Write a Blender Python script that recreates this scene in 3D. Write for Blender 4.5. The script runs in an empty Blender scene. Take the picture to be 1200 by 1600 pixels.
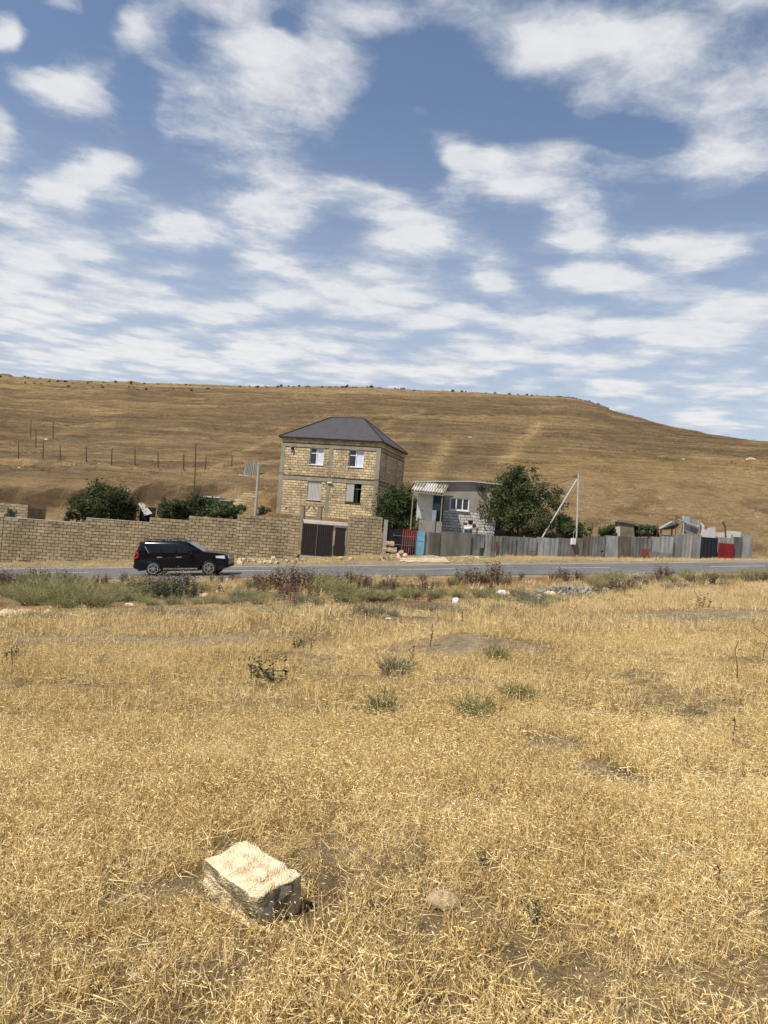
import bpy, math, random
import numpy as np
from mathutils import Vector, Matrix, Euler
random.seed(7); rng = np.random.default_rng(7)
R = math.radians
S = bpy.context.scene
C = S.collection

# ------------------------------------------------------------------ camera
F_PX, ROLL, PITCH, EYE = 1200.0, R(4.5), math.atan(18/1200), 1.6
def ray(px, py):
    u, v = px-600.0, py-800.0
    a = u*math.cos(ROLL)+v*math.sin(ROLL); b = -u*math.sin(ROLL)+v*math.cos(ROLL)
    return Vector((a, F_PX*math.cos(PITCH)+b*math.sin(PITCH), F_PX*math.sin(PITCH)-b*math.cos(PITCH)))/F_PX
def at(px, py, Y):
    d = ray(px, py); d = d*(Y/d.y)
    return Vector((d.x, d.y, d.z+EYE))
cam = bpy.data.cameras.new('camera'); camo = bpy.data.objects.new('camera', cam); C.objects.link(camo)
cam.sensor_fit = 'VERTICAL'; cam.sensor_height = 32; cam.lens = 24; cam.clip_start = .05; cam.clip_end = 3000
fw = ray(600, 800).normalized(); rt = (ray(700, 800)-ray(600, 800)).normalized(); up = rt.cross(fw)
camo.matrix_world = Matrix(((rt.x, up.x, -fw.x, 0), (rt.y, up.y, -fw.y, 0), (rt.z, up.z, -fw.z, EYE), (0, 0, 0, 1)))
S.camera = camo

# ------------------------------------------------------------------ light, sky, exposure
SUN_EL, SUN_AZ = R(58), R(-128)                 # azimuth from +Y towards +X: the sun stands left and a little behind the camera
sd = Vector((math.sin(SUN_AZ)*math.cos(SUN_EL), math.cos(SUN_AZ)*math.cos(SUN_EL), math.sin(SUN_EL)))
sun = bpy.data.lights.new('sun', 'SUN'); sun.energy = 5.0; sun.angle = R(.53); sun.color = (1, .94, .83)
suno = bpy.data.objects.new('sun', sun); C.objects.link(suno)
suno.rotation_euler = sd.to_track_quat('Z', 'Y').to_euler()
S.view_settings.view_transform = 'Standard'; S.view_settings.look = 'None'; S.view_settings.exposure = 0.28; S.view_settings.gamma = 1

W = bpy.data.worlds.new('World'); S.world = W; W.use_nodes = True
wt = W.node_tree; wt.nodes.clear()
def N(t, typ, **k):
    n = t.nodes.new(typ)
    for a, b in k.items(): setattr(n, a, b)
    return n
def clouds():
    t = wt; L = t.links.new
    out = N(t, 'ShaderNodeOutputWorld'); mix = N(t, 'ShaderNodeMixShader')
    bg = N(t, 'ShaderNodeBackground'); bg.inputs[1].default_value = .105
    sky = N(t, 'ShaderNodeTexSky', sky_type='NISHITA'); sky.sun_disc = False
    sky.sun_elevation = SUN_EL; sky.sun_rotation = SUN_AZ; sky.air_density = 1.0; sky.dust_density = .6; sky.ozone_density = 3.5
    hs = N(t, 'ShaderNodeHueSaturation'); hs.inputs['Saturation'].default_value = .90; hs.inputs['Hue'].default_value = .5; L(sky.outputs[0], hs.inputs['Color']); L(hs.outputs[0], bg.inputs[0])
    cb = N(t, 'ShaderNodeBackground')
    tc = N(t, 'ShaderNodeTexCoord'); sep = N(t, 'ShaderNodeSeparateXYZ'); L(tc.outputs['Generated'], sep.inputs[0])
    def M(op, a, b=None, c=None, clamp=False):
        n = N(t, 'ShaderNodeMath', operation=op); n.use_clamp = clamp
        for i, x in enumerate((a, b, c)):
            if x is None: continue
            if isinstance(x, (int, float)): n.inputs[i].default_value = x
            else: L(x, n.inputs[i])
        return n.outputs[0]
    z = M('MAXIMUM', sep.outputs[2], .03)
    comb = N(t, 'ShaderNodeCombineXYZ'); L(M('DIVIDE', sep.outputs[0], z), comb.inputs[0]); L(M('DIVIDE', sep.outputs[1], z), comb.inputs[1]); comb.inputs[2].default_value = 1
    P = comb.outputs[0]
    def noise(scale, detail, rough, vec, dist=0.0):
        n = N(t, 'ShaderNodeTexNoise'); n.inputs['Scale'].default_value = scale; n.inputs['Detail'].default_value = detail
        n.inputs['Roughness'].default_value = rough; n.inputs['Distortion'].default_value = dist; L(vec, n.inputs['Vector']); return n
    nd = noise(2.2, 4, .6, P)
    def V(op, a, b):
        n = N(t, 'ShaderNodeVectorMath', operation=op); L(a, n.inputs[0])
        if isinstance(b, tuple): n.inputs[1].default_value = b
        else: L(b, n.inputs[1])
        return n.outputs[0]
    off = V('MULTIPLY', V('SUBTRACT', nd.outputs['Color'], (.5, .5, .5)), (.24, .24, 0))
    PW = V('ADD', P, off)
    blobs = [(95,5,45,22),(250,50,55,42),(0,50,30,30),(120,140,85,55),(5,190,25,28),(140,262,90,38),(410,90,85,70),(370,8,90,28),(540,110,60,55),(360,200,140,75),
        (500,290,100,55),(440,340,70,40),(600,30,80,35),(900,60,200,85),(1080,130,120,85),(1180,5,60,40),(860,285,170,56),(760,240,55,40),(1130,255,130,62),(660,345,88,46),
        (290,345,100,48),(420,412,65,26),(60,320,120,34),(100,390,110,34),(180,450,66,26),(20,430,66,44),(910,370,78,34),(780,430,50,34),(1090,380,100,40),(910,435,66,28),
        (1010,440,120,28),(600,425,130,48),(540,465,80,34),(690,495,130,28),(430,470,66,28),(345,490,55,22),(240,480,75,18),(880,510,110,28),(1080,520,140,34),(800,550,90,22),
        (930,570,66,22),(460,540,110,28),(330,570,110,24),(60,500,100,36),(230,540,66,22),(560,580,90,17),(700,580,66,17),(960,605,66,14),(1100,655,56,16),(1160,605,75,17),
        (1150,480,90,34),(120,560,110,22),(-60,250,80,60),(1290,120,90,80),(1300,330,90,60),(700,-90,180,60),(250,-100,140,60)]
    holes = [(640,165,75,120),(830,205,70,28),(60,60,30,40),(480,50,20,20),(220,170,25,60),(1000,215,60,25),(700,430,30,20),(180,20,30,40),(660,250,50,30),(1130,430,40,12)]
    def blob(b):
        d = ray(b[0], b[1]); c = np.array([d.x/d.z, d.y/d.z])
        def pl(px, py): q = ray(px, py); return np.array([q.x/q.z, q.y/q.z])
        J = np.stack([(pl(b[0]+1, b[1])-c)*b[2], (pl(b[0], b[1]+1)-c)*b[3]], 1)
        Q = np.linalg.inv(J); r = Q@c; q = []
        for k in (0, 1):
            n = N(t, 'ShaderNodeVectorMath', operation='DOT_PRODUCT'); L(PW, n.inputs[0]); n.inputs[1].default_value = (Q[k, 0], Q[k, 1], -r[k]); q.append(n.outputs['Value'])
        d2 = M('MULTIPLY_ADD', q[1], q[1], M('MULTIPLY', q[0], q[0]))
        return M('MULTIPLY_ADD', d2, -1/1.5**2, 1.0, clamp=True)
    acc = None
    for b in blobs:
        v = blob(b); acc = M('MULTIPLY', v, v) if acc is None else M('MULTIPLY_ADD', v, v, acc)
    acc = M('MINIMUM', acc, 1.15)
    for b in holes: acc = M('SUBTRACT', acc, M('MULTIPLY', blob(b), .5))
    n1 = noise(4.2, 5, .62, P); n2 = noise(11, 6, .65, PW)
    vo = N(t, 'ShaderNodeTexVoronoi', feature='SMOOTH_F1'); vo.inputs['Scale'].default_value = 4.2; vo.inputs['Smoothness'].default_value = .5; L(PW, vo.inputs['Vector'])
    tot = M('ADD', M('MULTIPLY', acc, .95), M('MULTIPLY', M('SUBTRACT', .44, vo.outputs['Distance']), 1.35)); tot = M('ADD', tot, M('MULTIPLY', M('SUBTRACT', n1.outputs[0], .5), .9)); tot = M('ADD', tot, M('MULTIPLY', M('SUBTRACT', n2.outputs[0], .5), 1.15))
    lo = N(t, 'ShaderNodeMapRange', interpolation_type='SMOOTHSTEP'); lo.inputs[1].default_value = .5; lo.inputs[2].default_value = .18; lo.inputs[3].default_value = 0; lo.inputs[4].default_value = .28; L(sep.outputs[2], lo.inputs[0]); tot = M('ADD', tot, lo.outputs[0])
    mr = N(t, 'ShaderNodeMapRange', interpolation_type='SMOOTHSTEP'); mr.inputs[1].default_value = -.04; mr.inputs[2].default_value = 1.25; L(tot, mr.inputs[0])
    al = M('MULTIPLY', mr.outputs[0], .93, clamp=True)
    n3 = noise(7, 3, .6, P)
    cr = N(t, 'ShaderNodeValToRGB'); e = cr.color_ramp.elements
    e[0].position = .2; e[0].color = (.58, .62, .69, 1); e[1].position = .8; e[1].color = (.86, .87, .885, 1)
    L(M('ADD', M('MULTIPLY', n3.outputs[0], .6), M('MULTIPLY', mr.outputs[0], .45)), cr.inputs[0])
    L(cr.outputs[0], cb.inputs[0]); cb.inputs[1].default_value = .80
    # thin veil of high haze low over the crest, on every side alike
    vm = N(t, 'ShaderNodeMapRange', interpolation_type='SMOOTHSTEP'); vm.inputs[1].default_value = .50; vm.inputs[2].default_value = .08; vm.inputs[3].default_value = 0; vm.inputs[4].default_value = .60; L(sep.outputs[2], vm.inputs[0]); al = M('MAXIMUM', al, M('ADD', M('MULTIPLY', al, .6), vm.outputs[0]))
    L(al, mix.inputs[0]); L(bg.outputs[0], mix.inputs[1]); L(cb.outputs[0], mix.inputs[2]); L(mix.outputs[0], out.inputs[0])
clouds()
W.cycles.sampling_method = 'MANUAL'; W.cycles.sample_map_resolution = 256

# ------------------------------------------------------------------ materials
def pm(name, c1, c2=None, scale=6.0, rough=.85, bump=.0, metal=0.0, detail=6, var=0.0, tint=False, spec=.3, stretch=(1, 1, 1), c3=None, bscale=None, trans=0.0, stain=0.0):
    """two- or three-colour noise material; var = brightness change per object (and per piece through 'tint')"""
    m = bpy.data.materials.new(name); m.use_nodes = True; t = m.node_tree; L = t.links.new
    b = t.nodes['Principled BSDF']; b.inputs['Roughness'].default_value = rough; b.inputs['Metallic'].default_value = metal
    b.inputs['Specular IOR Level'].default_value = spec
    c2 = c2 or c1
    tc = N(t, 'ShaderNodeTexCoord'); mp = N(t, 'ShaderNodeMapping'); mp.inputs[3].default_value = stretch; L(tc.outputs['Object'], mp.inputs[0])
    oi = N(t, 'ShaderNodeObjectInfo'); sh = N(t, 'ShaderNodeVectorMath', operation='SCALE'); sh.inputs[0].default_value = (13, 7, 5); L(oi.outputs['Random'], sh.inputs['Scale'])
    ad = N(t, 'ShaderNodeVectorMath', operation='ADD'); L(mp.outputs[0], ad.inputs[0]); L(sh.outputs[0], ad.inputs[1])
    n = N(t, 'ShaderNodeTexNoise'); n.inputs['Scale'].default_value = scale; n.inputs['Detail'].default_value = detail; n.inputs['Roughness'].default_value = .65; L(ad.outputs[0], n.inputs['Vector'])
    cr = N(t, 'ShaderNodeValToRGB'); e = cr.color_ramp.elements; e[0].position = .3; e[1].position = .7; e[0].color = (*c1, 1); e[1].color = (*c2, 1)
    if c3: x = e.new(.62); x.color = (*c2, 1); e[-1].color = (*c3, 1); e[-1].position = .72
    L(n.outputs[0], cr.inputs[0]); col = cr.outputs[0]
    if var or tint:
        at_ = N(t, 'ShaderNodeAttribute'); at_.attribute_name = 'tint'
        a2 = N(t, 'ShaderNodeMath', operation='ADD'); L(oi.outputs['Random'], a2.inputs[0]); L(at_.outputs['Fac'], a2.inputs[1])
        fr = N(t, 'ShaderNodeMath', operation='FRACT'); L(a2.outputs[0], fr.inputs[0])
        mr = N(t, 'ShaderNodeMapRange'); L(fr.outputs[0], mr.inputs[0]); mr.inputs[3].default_value = 1-var; mr.inputs[4].default_value = 1+var
        mu = N(t, 'ShaderNodeVectorMath', operation='SCALE'); L(col, mu.inputs[0]); L(mr.outputs[0], mu.inputs['Scale']); col = mu.outputs[0]
    if stain:
        ge = N(t, 'ShaderNodeNewGeometry'); mp2 = N(t, 'ShaderNodeMapping'); mp2.inputs[3].default_value = (1, 1, .45); L(ge.outputs['Position'], mp2.inputs[0])
        n4 = N(t, 'ShaderNodeTexNoise'); n4.inputs['Scale'].default_value = .9; n4.inputs['Detail'].default_value = 7; n4.inputs['Roughness'].default_value = .7; L(mp2.outputs[0], n4.inputs['Vector'])
        m4 = N(t, 'ShaderNodeMapRange'); m4.inputs[1].default_value = .3; m4.inputs[2].default_value = .62; m4.inputs[3].default_value = 1-stain; m4.inputs[4].default_value = 1.08; L(n4.outputs[0], m4.inputs[0])
        s4 = N(t, 'ShaderNodeVectorMath', operation='SCALE'); L(col, s4.inputs[0]); L(m4.outputs[0], s4.inputs['Scale']); col = s4.outputs[0]
    L(col, b.inputs['Base Color'])
    if bump:
        n2 = N(t, 'ShaderNodeTexNoise'); n2.inputs['Scale'].default_value = bscale or scale*4; n2.inputs['Detail'].default_value = 8; L(ad.outputs[0], n2.inputs['Vector'])
        bp = N(t, 'ShaderNodeBump'); bp.inputs['Strength'].default_value = bump; bp.inputs['Distance'].default_value = .03; L(n2.outputs[0], bp.inputs['Height']); L(bp.outputs[0], b.inputs['Normal'])
    if trans:
        o = t.nodes['Material Output']; tr = N(t, 'ShaderNodeBsdfTranslucent'); L(col, tr.inputs[0]); mx = N(t, 'ShaderNodeMixShader'); mx.inputs[0].default_value = trans
        L(b.outputs[0], mx.inputs[1]); L(tr.outputs[0], mx.inputs[2]); L(mx.outputs[0], o.inputs[0])
    return m
def leafmat(name, cols, patch=.6, trans=.3, rough=.75, psc=.5):
    """colour by the piece's own 'tint', by the copy and by soft patches"""
    m = bpy.data.materials.new(name); m.use_nodes = True; t = m.node_tree; L = t.links.new
    b = t.nodes['Principled BSDF']; b.inputs['Roughness'].default_value = rough; b.inputs['Specular IOR Level'].default_value = .2
    a = N(t, 'ShaderNodeAttribute'); a.attribute_name = 'tint'; oi = N(t, 'ShaderNodeObjectInfo')
    g = N(t, 'ShaderNodeNewGeometry'); n = N(t, 'ShaderNodeTexNoise'); n.inputs['Scale'].default_value = psc; n.inputs['Detail'].default_value = 4; L(g.outputs['Position'], n.inputs['Vector'])
    def M(op, x, y):
        q = N(t, 'ShaderNodeMath', operation=op)
        for i, v in enumerate((x, y)):
            if isinstance(v, (int, float)): q.inputs[i].default_value = v
            else: L(v, q.inputs[i])
        return q.outputs[0]
    f = M('ADD', M('MULTIPLY', a.outputs['Fac'], .75), M('MULTIPLY', M('SUBTRACT', n.outputs[0], .5), patch))
    f = M('ADD', f, M('MULTIPLY', oi.outputs['Random'], .25))
    cr = N(t, 'ShaderNodeValToRGB'); e = cr.color_ramp.elements
    for i in range(len(cols)-2): e.new(.5)
    for i, c in enumerate(cols): e[i].position = i/(len(cols)-1); e[i].color = (*c, 1)
    L(f, cr.inputs[0]); L(cr.outputs[0], b.inputs['Base Color'])
    o = t.nodes['Material Output']; tr = N(t, 'ShaderNodeBsdfTranslucent'); L(cr.outputs[0], tr.inputs[0]); mx = N(t, 'ShaderNodeMixShader'); mx.inputs[0].default_value = trans
    L(b.outputs[0], mx.inputs[1]); L(tr.outputs[0], mx.inputs[2]); L(mx.outputs[0], o.inputs[0])
    return m

# ------------------------------------------------------------------ mesh builder
class MB:
    def __init__(s): s.v = []; s.f = []; s.t = []
    def add(s, vs, fs, tint=0.0):
        o = len(s.v); s.v.extend([tuple(x) for x in vs]); s.f.extend([tuple(i+o for i in q) for q in fs]); s.t.extend([tint]*len(fs)); return s
    def box(s, c, d, M=None, j=0.0, tint=0.0):
        h = [x/2 for x in d]; vs = []
        for x, y, z in ((-1,-1,-1),(1,-1,-1),(1,1,-1),(-1,1,-1),(-1,-1,1),(1,-1,1),(1,1,1),(-1,1,1)):
            p = Vector((x*h[0], y*h[1], z*h[2]))
            if j: p += Vector((random.uniform(-j, j), random.uniform(-j, j), random.uniform(-j, j)))
            if M is not None: p = M @ p
            vs.append(p+Vector(c))
        return s.add(vs, [(0,3,2,1),(4,5,6,7),(0,1,5,4),(1,2,6,5),(2,3,7,6),(3,0,4,7)], tint)
    def box2(s, a, b, tint=0.0): 
        return s.box([(a[i]+b[i])/2 for i in range(3)], [abs(b[i]-a[i]) for i in range(3)], tint=tint)
    def bar(s, a, b, w, d=None, tint=0.0):
        a = Vector(a); b = Vector(b); q = (b-a).to_track_quat('Z', 'Y').to_matrix()
        return s.box((a+b)/2, (w, d or w, (b-a).length), q, tint=tint)
    def tube(s, pts, rad, n=6, cap=True, tint=0.0):
        pts = [Vector(p) for p in pts]; vs = []; fs = []
        if not hasattr(rad, '__len__'): rad = [rad]*len(pts)
        for i, p in enumerate(pts):
            d = (pts[min(i+1, len(pts)-1)]-pts[max(i-1, 0)]).normalized(); q = d.to_track_quat('Z', 'Y')
            for k in range(n): vs.append(p+q @ Vector((rad[i]*math.cos(2*math.pi*k/n), rad[i]*math.sin(2*math.pi*k/n), 0)))
        for i in range(len(pts)-1):
            for k in range(n): fs.append((i*n+k, i*n+(k+1) % n, (i+1)*n+(k+1) % n, (i+1)*n+k))
        if cap: fs.append(tuple(range(n-1, -1, -1))); fs.append(tuple((len(pts)-1)*n+k for k in range(n)))
        return s.add(vs, fs, tint)
    def prism(s, poly, y0, y1, ax='y', M=None, tint=0.0):
        """poly of (a,b) in the xz plane, drawn from y0 to y1"""
        n = len(poly); vs = [Vector((a, y, b)) for y in (y0, y1) for a, b in poly]
        if M is not None: vs = [M @ v for v in vs]
        return s.add(vs, [tuple(range(n)), tuple(range(2*n-1, n-1, -1))]+[(i, n+i, n+(i+1) % n, (i+1) % n) for i in range(n)], tint)
    def loft(s, rings, cap=True, closed=True, tint=0.0):
        n = len(rings[0]); vs = [p for r in rings for p in r]; fs = []
        for i in range(len(rings)-1):
            for k in range(n if closed else n-1): fs.append((i*n+k, i*n+(k+1) % n, (i+1)*n+(k+1) % n, (i+1)*n+k))
        if cap: fs.append(tuple(range(n-1, -1, -1))); fs.append(tuple((len(rings)-1)*n+k for k in range(n)))
        return s.add(vs, fs, tint)
    def mesh(s, name, smooth=False):
        me = bpy.data.meshes.new(name); me.from_pydata(s.v, [], s.f); 
        if any(s.t):
            a = me.attributes.new('tint', 'FLOAT', 'FACE'); a.data.foreach_set('value', s.t)
        if smooth: me.polygons.foreach_set('use_smooth', [True]*len(me.polygons))
        me.update(); return me
    def build(s, name, mat, parent=None, smooth=False, loc=None):
        return obj(name, s.mesh(name, smooth), mat, parent, loc)
def obj(name, me, mat, parent=None, loc=None):
    o = bpy.data.objects.new(name, me); C.objects.link(o)
    if mat is not None and not me.materials: me.materials.append(mat)
    if parent is not None: o.parent = parent
    if loc is not None: o.location = loc
    return o
def tag(o, label=None, cat=None, group=None, kind=None):
    for k, v in (('label', label), ('category', cat), ('group', group), ('kind', kind)):
        if v: o[k] = v
    return o
def empty(name, loc, rz=0, label=None, cat=None, group=None):
    o = bpy.data.objects.new(name, None); C.objects.link(o); o.location = loc; o.rotation_euler = (0, 0, rz); o.empty_display_size = .2
    return tag(o, label, cat, group)
def copy_tree(o, parent=None):
    c = o.copy(); C.objects.link(c)
    if parent is not None: c.parent = parent
    for ch in list(o.children): copy_tree(ch, c)
    return c

# numpy value noise
def vnoise(x, y, seed=0):
    x = np.asarray(x, float); y = np.asarray(y, float); xi = np.floor(x).astype(np.int64); yi = np.floor(y).astype(np.int64); fx = x-xi; fy = y-yi
    def h(a, b):
        n = (a*374761393+b*668265263+seed*1442695041) & 0xffffffff; n = ((n ^ (n >> 13))*1274126177) & 0xffffffff
        return ((n ^ (n >> 16)) & 0xffffff)/float(0xffffff)
    u = fx*fx*(3-2*fx); v = fy*fy*(3-2*fy)
    return (h(xi, yi)*(1-u)+h(xi+1, yi)*u)*(1-v)+(h(xi, yi+1)*(1-u)+h(xi+1, yi+1)*u)*v
def fbm(x, y, o=4, seed=0):
    r = 0; a = .5
    for i in range(o): r = r+a*vnoise(x*2**i, y*2**i, seed+i); a *= .5
    return r
def sst(a, b, x): t = np.clip((x-a)/(b-a), 0, 1); return t*t*(3-2*t)

# ------------------------------------------------------------------ terrain
RIDGE = [(-150,575),(-60,580),(0,584),(14,584),(24,589),(40,589),(60,590),(100,593),(165,596),(190,596),(205,595),(218,599),(260,600),(300,600),(400,604),(560,604),(600,606),(640,609),(760,614),(850,619),(880,621),
         (905,625),(925,631),(940,634),(955,642),(1000,656),(1060,675),(1130,690),(1200,703),(1300,722),(1500,765)]
YR = 300.0
rp = [at(a, b, YR) for a, b in RIDGE]; RX = [p.x for p in rp]; RZ = [p.z for p in rp]
Y0 = [-40, 0, 4, 10, 20, 30, 34, 37.2, 38, 46.5, 47.1, 48.5, 51.5, 53.5, 57, 63, 70, 75, 80]
Z0 = [.4, 0, -.02, -.15, -.42, -.80, -.95, -1.05, -1.03, -.945, -.86, -.66, -.64, -.30, .75, 2.4, 4.6, 6.1, 7.4]
HYAW = R(-14); HO = at(432, 800, 63); HO.z = 1.7           # the house: front left corner
HW, HD = 8.4, 8.7
hx, hy = Vector((math.cos(HYAW), math.sin(HYAW), 0)), Vector((-math.sin(HYAW), math.cos(HYAW), 0))
TRACKS = []                                             # trodden paths over the hill, as pixel lines laid on the slope (filled below)
def gnp(x, y, detail=True):
    x = np.asarray(x, float); y = np.asarray(y, float)
    lat = .088*np.clip(x, -70, 90)
    near = np.interp(y, Y0, Z0)+lat-.022*np.clip(x, 0, 32)*sst(46.9, 48.8, y)*(1-sst(53, 58, y))
    # cut bank left of the house
    yj = y+(fbm(x*.33, x*0+1.7, 3, 77)-.45)*7 if detail else y
    bank = sst(-13, -18, x)*(sst(60, 66, y)*(1-sst(71.5, 72.6, yj)))
    near = near-1.5*bank
    A = 7.4+lat; H = np.interp(x*YR/np.clip(y, 80, YR), RX, RZ)
    t = (y-80)/(YR-80)
    far = A+(H-A)*np.where(t < 1, t, 1)-np.maximum(y-YR, 0)*.15
    z = np.where(y < 80, near, far)
    # pad for the house
    dx = x-HO.x; dy = y-HO.y; lx = dx*hx.x+dy*hx.y; ly = dx*hy.x+dy*hy.y
    d = np.maximum(np.maximum(-1.2-lx, lx-HW-1.2), np.maximum(-2.5-ly, ly-HD-1.5))
    w = 1-sst(0, 1.6, d); z = z*(1-w)+HO.z*w
    if detail:
        off_road = 1-(sst(37, 37.8, y)*(1-sst(46.7, 47.5, y)))
        z = z+off_road*((fbm(x*.9, y*.9, 3, 3)-.45)*.10*np.where(y < 50, 1, 2.2))
        hill = sst(70, 95, y)
        z = z+hill*((fbm(x*.045, y*.14, 4, 11)-.47)*3.2*(1-.75*sst(230, 300, y)) + (fbm(x*.25, y*.6, 3, 17)-.45)*.7)
        z = z-1.0*sst(60, 66, y)*(1-sst(72, 78, y))*sst(-14, -20, x)*(fbm(x*.5, y*.5, 3, 23)-.3)
        for (cx, cy, rx, ry, hgt) in MOUNDS:
            z = z+hgt*np.exp(-((x-cx)/rx)**2-((y-cy)/ry)**2)
    return z
MOUNDS = []
def g(x, y): return float(gnp(x, y))
def hit(px, py, ymin=1.6, ymax=330):
    d = ray(px, py); ys_ = ymin*(ymax/ymin)**np.linspace(0, 1, 700); dz = EYE+d.z/d.y*ys_-gnp(d.x/d.y*ys_, ys_); k = np.nonzero(dz < 0)[0]
    if not len(k): return at(px, py, YR)
    k = k[0]; a, b = ys_[max(k-1, 0)], ys_[k]; ys_ = np.linspace(a, b, 40); dz = EYE+d.z/d.y*ys_-gnp(d.x/d.y*ys_, ys_); k = np.nonzero(dz < 0)[0]; y = float(ys_[k[0] if len(k) else -1])
    return Vector((d.x/d.y*y, y, EYE+d.z/d.y*y))
# mounds and hollows of the field
for (px, py, rx, ry, hgt) in [(735,1012,1.1,.6,.22),(520,975,1.6,.9,.25),(250,1005,3.0,.5,-.14),(930,1200,.35,.25,-.02),(700,1260,.5,.2,-.05),(1130,960,3,1.5,.12),(980,1225,.25,.25,-.06),(885,1170,.25,.25,-.06),
                              (580,948,1.4,.8,.2),(40,960,1.4,.6,.12)]:
    p = hit(px, py); MOUNDS.append((p.x, p.y, rx, ry, hgt))
# bare soil in the field: (x, y, rx, ry)
BARE = []
for (px, py, rx, ry) in [(735,1010,1.0,.55),(900,1180,.14,.14),(925,1195,.16,.14),(955,1212,.15,.14),(985,1230,.15,.13),(700,1252,.22,.08),(760,1262,.12,.07),(600,1265,.1,.07),(262,1392,.12,.08),(300,1402,.08,.07),
                         (150,998,2.6,.3),(300,1000,1.6,.25),(30,1020,.5,.3),(560,945,.8,.4),(480,1015,.5,.3),(870,1165,.3,.25),(1120,960,2.2,.7),(40,1420,.08,.06),(560,1330,.08,.06),(620,1470,.07,.05),(900,1560,.1,.08),(130,1160,.15,.1),(250,1175,.16,.1),(1050,1330,.1,.06)]:
    p = hit(px, py); BARE.append((p.x, p.y, rx, ry))
def path(pts, w, s): 
    q = [hit(*p, ymin=55) for p in pts]; TRACKS.append(([(a.x, a.y) for a in q], w, s))
path([(842,662),(826,680),(808,698),(795,712),(785,722)], 1.1, 1.15)
path([(700,690),(688,712),(676,735),(668,748)], .9, 1.0)
path([(660,640),(610,662),(560,690),(500,700)], .8, .5)
path([(480,690),(420,690),(380,705),(350,722),(330,740)], .9, .9)
path([(1080,705),(1120,725),(1160,745),(1200,757)], 1.2, .8)
path([(0,722),(30,717),(100,724),(200,731),(300,738),(330,735),(380,728),(430,720)], 1.2, .9)
path([(0,690),(60,684),(120,672),(170,662)], 1.2, .5)
for i in range(26):
    a = random.uniform(-60, 1150); b = random.uniform(615, 745); ln = random.uniform(80, 320)
    if b < 640+max(0, a-850)*.3: b += 60+max(0, a-850)*.3
    path([(a+ln*k/5, b+ln*k/5*.07+random.uniform(-2, 2)) for k in range(6)], .5, random.uniform(.25, .5))

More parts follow.
